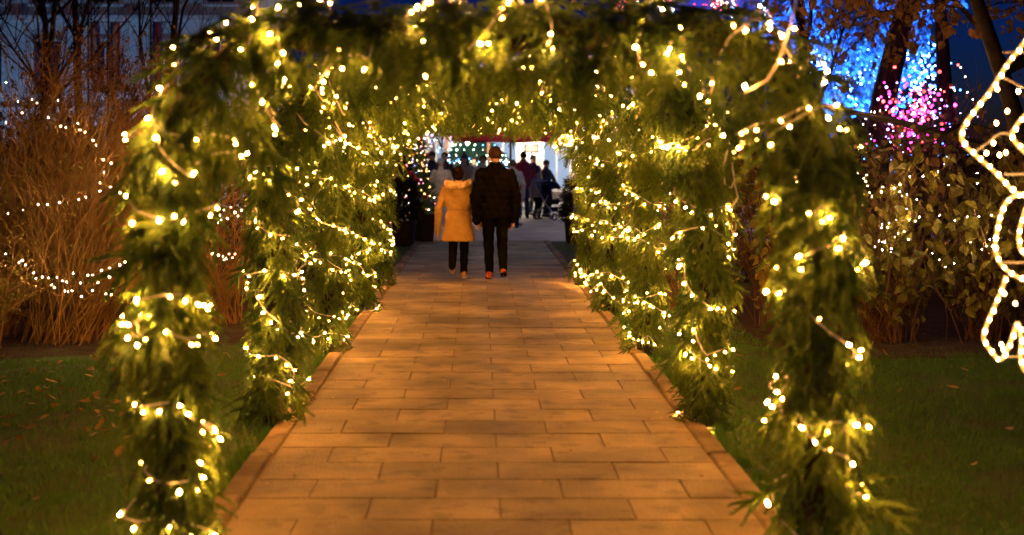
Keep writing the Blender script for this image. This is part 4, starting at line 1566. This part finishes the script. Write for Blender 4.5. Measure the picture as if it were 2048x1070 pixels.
def market_building():
    d = 52.0
    b = thing('market_building', 'pale plastered building with tall windows, brightly lit behind the parasol', 'building', (gx(1060, d), d, 0))
    Mw = pbr('cream_plaster', (.62, .55, .45), .85, .15, 2, .2, 20)
    Mt = pbr('white_trim', (.72, .70, .66), .7)
    Mr = pbr('roof_tiles', (.14, .06, .05), .8, .3, 6)
    Mg = pbr('window_glass', (.05, .08, .12), .1, .2, 2, spec=.8, emit=(.55, .72, 1.0), emit_s=.55)     # rooms lit behind the panes
    m = MB(); m.box((0, 3.1, 2.75), (8.4, 6, 5.5)); m.build('wall', Mw, b)
    m = MB()
    m.add([(-4.5, -.2, 5.52), (4.5, -.2, 5.52), (4.5, 6.4, 5.52), (-4.5, 6.4, 5.52), (-3.4, 3, 7.2), (3.4, 3, 7.2)], [(3, 2, 1, 0), (0, 1, 5, 4), (1, 2, 5), (2, 3, 4, 5), (3, 0, 4)])
    m.build('roof', Mr, b)
    for x in (-4.0, -2.0, 0, 2.0, 4.0):
        m = MB(); m.box((x, .02, 2.7), (.34, .22, 5.2)); m.box((x, .0, .22), (.46, .30, .44)); m.box((x, 0, 5.2), (.46, .30, .24)); m.build('pilaster', Mt, b)
    for x in (-3, -1, 1, 3):
        window(b, x, .06, 1.55, 1.1, 2.1, Mt, Mg, 2)
        window(b, x, .06, 4.1, 1.1, 1.5, Mt, Mg, 2)
    Ml = glow('lantern_glass', (1.0, .85, .68), 9, 1)
    for x in (-2.0, 0.0, 2.0):
        m = MB(); m.tube([(x, -.06, 3.0), (x, -.5, 3.05), (x, -.62, 2.98)], .02, 6)
        w_ = m.build('wall_lamp', M_darkbark, b)
        m = MB(); m.lathe([(.05, -.12), (.10, .06), (.06, .12), (.02, .16)], 8, (x, -.62, 2.82)); m.build('lamp_glass', Ml, w_)
        lamp_light(w_, (x, -.62, 2.60), (1, .84, .68), 230, .12)

market_building()


def lightbox():
    d = 43.5
    t = thing('light_box_sign', 'small glowing orange sign box in dark frame above the red jacket', 'sign', (gx(1063, d), d, .014))
    m = MB(); m.box((0, 0, 0), (.44, .12, .25), bev=0); 
    m.build('frame', pbr('sign_frame', (.05, .03, .03), .5), t, loc=(0, 0, 1.97))
    m = MB(); m.box((0, -.066, 0), (.36, .01, .17)); m.build('face', glow('sign_face', (1.0, .66, .38), 1.6, 1), t, loc=(0, 0, 1.97))
    m = MB(); m.tube([(0, 0.02, 0), (0, .02, 1.86)], .025, 8); m.tube([(0, .02, 0), (0, .02, .03)], .18, 12); m.build('post', M_darkbark, t)

lightbox()

# a stall awning, further red cloth at the left of the parasol
def stall():
    d = 41.0
    t = thing('market_stall', 'wooden market stall with dark red awning behind the crowd', 'market stall', (gx(935, d), d, .014))
    Mw = pbr('stall_wood', (.16, .09, .05), .8, .3, 6, .3)
    Mc = pbr('awning_red', (.26, .02, .035), .8, .2, 5)
    for x in (-.62, .62):
        m = MB(); m.box((x, 0, 1.15), (.08, .08, 2.3)); m.build('post', Mw, t)
    m = MB()
    m.add([(-.8, -.5, 2.30), (.8, -.5, 2.30), (.8, .3, 2.30), (-.8, .3, 2.30), (0, -.1, 2.62)], [(0, 1, 4), (1, 2, 4), (2, 3, 4), (3, 0, 4), (3, 2, 1, 0)])
    m.build('awning', Mc, t)
    m = MB(); m.box((0, 0, .45), (1.2, .5, .9)); m.build('counter', Mw, t)
    Ml = glow('stall_bulb', (1.0, .78, .52), 60, 1)
    m = MB(); m.ell((0, -.1, 2.12), .05); m.build('bulb', Ml, t)
    lamp_light(t, (0, -.2, 2.02), (1, .78, .55), 260, .05)

stall()

# ------------------------------------------------------------------ blue and magenta illuminations, upper right
def lit_right():
    rg = random.Random(21)
    d = 34.0
    t = tree('lit_tree', 'tree crown dense with ice-blue lights behind dark trunks, upper right', (gx(1800, d), d, 0), 5.6, .16, M_darkbark, 81, M_pleaf, 6000, LEAF_A, .35, 3, nb=7, leafscale=(1.4, 2.6), cat='tree')
    pts = []
    for k in range(290):
        u = rg.random()
        px = 1700 + 190 * u + rg.gauss(0, 14); py = 148 + rg.gauss(0, 26) - 12 * math.sin(u * 3)
        p = at(px, py, d + rg.uniform(-.6, .6))
        pts.append((p.x - gx(1800, d), p.y - d, p.z))
    bulbs_on(t, pts, [M_c_bw, M_c_bl, M_c_bw], .024, (.5, 1.4))
    t = tree('lit_tree', 'tree with ice-blue lights peeping over the right arch shoulder', (gx(1655, d + 2), d + 2, 0), 5.6, .14, M_darkbark, 82, M_pleaf, 6000, LEAF_A, .35, 3, nb=7, leafscale=(1.4, 2.6), cat='tree')
    pts = []
    for k in range(240):
        u = rg.random()
        px = 1630 + 75 * u + rg.gauss(0, 12); py = 95 + 75 * u + rg.gauss(0, 20)
        p = at(px, py, d + 2 + rg.uniform(-.6, .6))
        pts.append((p.x - gx(1655, d + 2), p.y - d - 2, p.z))
    bulbs_on(t, pts, [M_c_bw, M_c_bl, M_c_bw], .022, (.5, 1.4))
    # unseen floodlights added to wash the two trees in blue
    Mb = pbr('fill_lamp_body', (.03, .03, .03), .5)
    for k, (px, dd, col, e, lab) in enumerate(((1800, 31.5, (.012, .10, 1), 30000, 'small blue floodlight added out of sight below the ice-blue tree'), (1650, 33.5, (.012, .11, 1), 24000, 'small blue floodlight added out of sight behind the right arch shoulder'))):
        f = thing('fill_floodlight', lab, 'fill_floodlight', (gx(px, dd), dd, 0))
        m = MB(); m.box((0, 0, .22), (.24, .10, .18), M=Matrix.Rotation(-.9, 3, 'X')); m.tube([(-.14, 0, .2), (-.14, 0, .02), (.14, 0, .02), (.14, 0, .2)], .012, 6)
        m.build('housing', Mb, f)
        m = MB(); m.box((0, .045, .285), (.20, .012, .14), M=Matrix.Rotation(.67, 3, 'X')); m.build('lens', glow('fill_lens_%d' % k, col, 14, 1, False), f)
        lamp_light(f, (0, .10, .36), col, e, .08, spot=1.7, rot=(PI / 2 + .85, 0, 0))
    # magenta lights in a shrub
    d2 = 22.0
    sh = shrub('lit_shrub', 'shrub draped in magenta and violet lights, upper right', (gx(1830, d2), d2, 0), 70, 2.9, (0, 0, 0), M_browntwig, M_oleaf, 300, LEAF_A, (.3, 1), .45, 6, seed=22)
    pts = []
    for k in range(190):
        px = 1835 + rg.gauss(0, 36); py = 228 + rg.gauss(0, 44)
        p = at(px, py, d2 + rg.uniform(-.4, .4)); pts.append((p.x - gx(1830, d2), p.y - d2, p.z))
    bulbs_on(sh, pts, [M_c_mg, M_c_mg, M_c_rd, M_c_vi], .021, (.5, 1.5))
    pts = []
    for k in range(70):
        px = rg.choice([1795, 1820, 1880, 1740, 1900, 1935]) + rg.gauss(0, 9); py = 285 + rg.gauss(0, 32)
        p = at(px, py, d2 + rg.uniform(-.4, .4)); pts.append((p.x - gx(1830, d2), p.y - d2, p.z))
    bulbs_on(sh, pts, [M_c_vi, M_c_bl, M_c_mg, M_c_bw], .011, (.5, 1.5))

lit_right()

# fairground signs above the arch, top right of centre
def fair():
    d = 48.0
    t = thing('fairground_sign', 'string of red and orange coloured lamps above the nearest arch top', 'sign', (gx(1440, d), d, 0))
    Mp = pbr('fair_pole', (.1, .1, .12), .5)
    for px in (1300, 1440, 1530):
        m = MB(); x = gx(px, d) - gx(1440, d); m.tube([(x, 0, 0), (x, 0, 7.4)], .05, 8); m.build('pole', Mp, t)
    rg = random.Random(4)
    pts = []
    for k in range(80):
        px = rg.choice([rg.gauss(1430, 16), rg.gauss(1455, 18), rg.gauss(1240, 14), rg.gauss(1320, 10)]); py = rg.gauss(9, 7)
        p = at(px, py, d); pts.append((p.x - gx(1440, d), -.1, p.z))
    bulbs_on(t, pts, [M_c_rd, M_c_or, M_c_wh, M_c_rd], .02)
    pts = []
    for k in range(34):
        px = rg.choice([1463, 1527, 1345]) + rg.gauss(0, 2); py = rg.uniform(-10, 35)
        p = at(px, py, d); pts.append((p.x - gx(1440, d), -.1, p.z))
    bulbs_on(t, pts, [M_c_bw, M_c_gr], .016)
    m = MB(); m.box((0, .06, 7.05), (4.6, .08, .5)); m.build('panel', pbr('fair_panel', (.12, .06, .08), .6), t)

fair()

# ------------------------------------------------------------------ pale facade upper left, lit blue from below by added floodlights
def town_house():
    d = 44.0
    x0 = gx(150, d)
    b = thing('town_house', 'pale blue-lit house facade behind bare trees, upper left', 'building', (x0, d, 0))
    Mw = pbr('pale_plaster', (.55, .58, .60), .85, .15, 1.5, .2, 20)
    Mt = pbr('facade_trim', (.70, .70, .70), .7)
    Mr = pbr('slate_roof', (.06, .06, .07), .7, .3, 5)
    Mg = pbr('dark_glass', (.03, .05, .08), .1, .2, 2, spec=.8)
    m = MB(); m.box((0, 4.1, 4.6), (11.4, 8, 9.2)); m.build('wall', Mw, b)
    m = MB(); m.add([(-5.9, -.2, 9.22), (5.9, -.2, 9.22), (5.9, 8.4, 9.22), (-5.9, 8.4, 9.22), (-5, 4, 12), (5, 4, 12)], [(3, 2, 1, 0), (0, 1, 5, 4), (1, 2, 5), (2, 3, 4, 5), (3, 0, 4)])
    m.build('roof', Mr, b)
    for z in (1.7, 4.6, 7.4):
        for x in (-4.6, -2.75, -.9, .95, 2.8, 4.6):
            window(b, x, .04, z, 1.0, 1.7, Mt, Mg, 2)
    for z in (3.2, 6.1):
        m = MB(); m.box((0, -.02, z), (11.4, .16, .18)); m.build('string_course', Mt, b)
    for k, (px, cols) in enumerate(((240, ((.05, .10, .40), (.7, .7, .7), (.45, .04, .07))), (200, ((.45, .04, .07), (.7, .7, .7), (.05, .10, .40))), (325, ((.05, .12, .5), (.5, .06, .1), (.05, .12, .5))))):
        dd = 38.0
        f = thing('flag_banner', ['hanging blue, white and red banner beside the upper left arch corner', 'hanging red, white and blue banner before the pale facade, left of another', 'blue and red banner above the upper left arch corner'][k], 'banner', (gx(px, dd), dd, 0), 0, 'banners on poles')
        m = MB(); m.tube([(-.32, 0, 0), (-.32, 0, 6.6)], .03, 8); m.tube([(-.32, 0, 5.4), (.32, 0, 5.4)], .015, 6); m.build('pole', M_darkbark, f)
        for q, c in enumerate(cols):
            m = MB()
            vs, fs = [], []
            for j in range(7):
                for i2 in range(3):
                    x = -.27 + .09 * q + .045 * i2
                    vs.append((x, .04 * math.sin(x * 12 + j * .5), 5.38 - .26 * j))
            for j in range(6):
                for i2 in range(2):
                    a = j * 3 + i2
                    fs.append((a, a + 1, a + 4, a + 3))
            m.add(vs, fs); m.build('stripe', pbr('banner_%d_%d' % (k, q), c, .8), f, True)
    Mb = pbr('fill_flood_body', (.03, .03, .03), .5)
    for k, x in enumerate((-3.5, 0, 3.5)):  # unseen lamps added to brighten the facade
        f = thing('fill_floodlight', ['left', 'middle', 'right'][k] + ' of the unseen floodlights added at the foot of the pale left facade', 'fill_floodlight', (x0 + x, d - 3.2, 0), 0, 'added facade floodlights')
        m = MB(); m.box((0, 0, .2), (.3, .12, .2), M=Matrix.Rotation(-.7, 3, 'X')); m.tube([(-.17, 0, .2), (-.17, 0, .02), (.17, 0, .02), (.17, 0, .2)], .012, 6); m.build('housing', Mb, f)
        m = MB(); m.box((0, .06, .27), (.26, .012, .16), M=Matrix.Rotation(.87, 3, 'X')); m.build('lens', glow('facade_fill_lens_%d' % k, (.5, .75, 1), 10, 1, False), f)
        lamp_light(f, (0, .12, .36), (.22, .52, 1.0), 190, .1, spot=2.2, rot=(PI / 2 + .55, 0, 0))

town_house()
print('objects', len(bpy.data.objects), 'tris', sum(len(m.polygons) for m in bpy.data.meshes))

# hedge closing the view behind the left and right shrubs
def hedge(label, x0, x1, y, H, seed):
    rg = random.Random(seed)
    t = thing('hedge', label, 'hedge', ((x0 + x1) / 2, y, 0), 0, 'hedges behind the shrubs')
    hw = (x1 - x0) / 2
    m = MB()
    for k in range(int(hw * 14)):
        x = rg.uniform(-hw, hw); p = Vector((x, rg.gauss(0, .1), 0)); pts = [p]
        for j in range(5):
            p = p + Vector((rg.gauss(0, .09), rg.gauss(0, .08), H / 5.6 * rg.uniform(.8, 1.1))); pts.append(p)
        m.tube(pts, [.018, .015, .012, .009, .006, .003], 4, cap=False)
    m.build('stems', M_darkbark, t)
    pl = []
    for k in range(int(hw * 2 * H * 900)):
        z = H * rg.random()
        top = H * (.85 + .15 * math.sin(rg.random() * 6))
        pl.append((Vector((rg.uniform(-hw, hw), rg.gauss(0, .2), min(z, top) + rg.gauss(0, .07))), rand_rot().to_matrix(), rg.uniform(.8, 1.5)))
    V = scatter_leaves(LEAF_A, pl)
    o = obj('foliage', fast_tris('foliage', V, len(V) // 3, M_dleaf), t); o['kind'] = 'stuff'

hedge('dark clipped hedge behind the left twiggy shrubs', -8.2, -1.9, 19.6, 2.35, 1)
hedge('dark hedge behind the right yellow-leaved shrubs', 1.95, 8.6, 19.0, 1.9, 2)


def fill_festoon():  # unseen lamps, added to light the crowd from the front
    t = thing('fill_string', 'unseen string of lamps added over the market square behind the farthest arch', 'string light', (0, 31.0, 0))
    mp = pbr('fill_post', (.06, .06, .07), .5)
    for x in (-4.2, 4.6):
        m = MB(); m.tube([(x, 0, 0), (x, 0, 3.75)], .04, 8); m.build('post', mp, t)
    P = []
    for k in range(41):
        u = k / 40
        P.append(Vector((-4.2 + 8.8 * u, 0, 3.7 - .55 * math.sin(PI * u))))
    m = MB(); m.tube(P, .008, 5); m.build('cable', M_darkbark, t)
    mb = MB(); mb.lathe([(.018, 0), (.02, -.05), (.04, -.09), (.03, -.13), (.008, -.15)], 8); me = mb.mesh('bulb', glow('fill_lamp', (1.0, .86, .74), 95, .8))
    for k in range(1, 40, 2):
        obj('bulb', me, t, P[k])

fill_festoon()
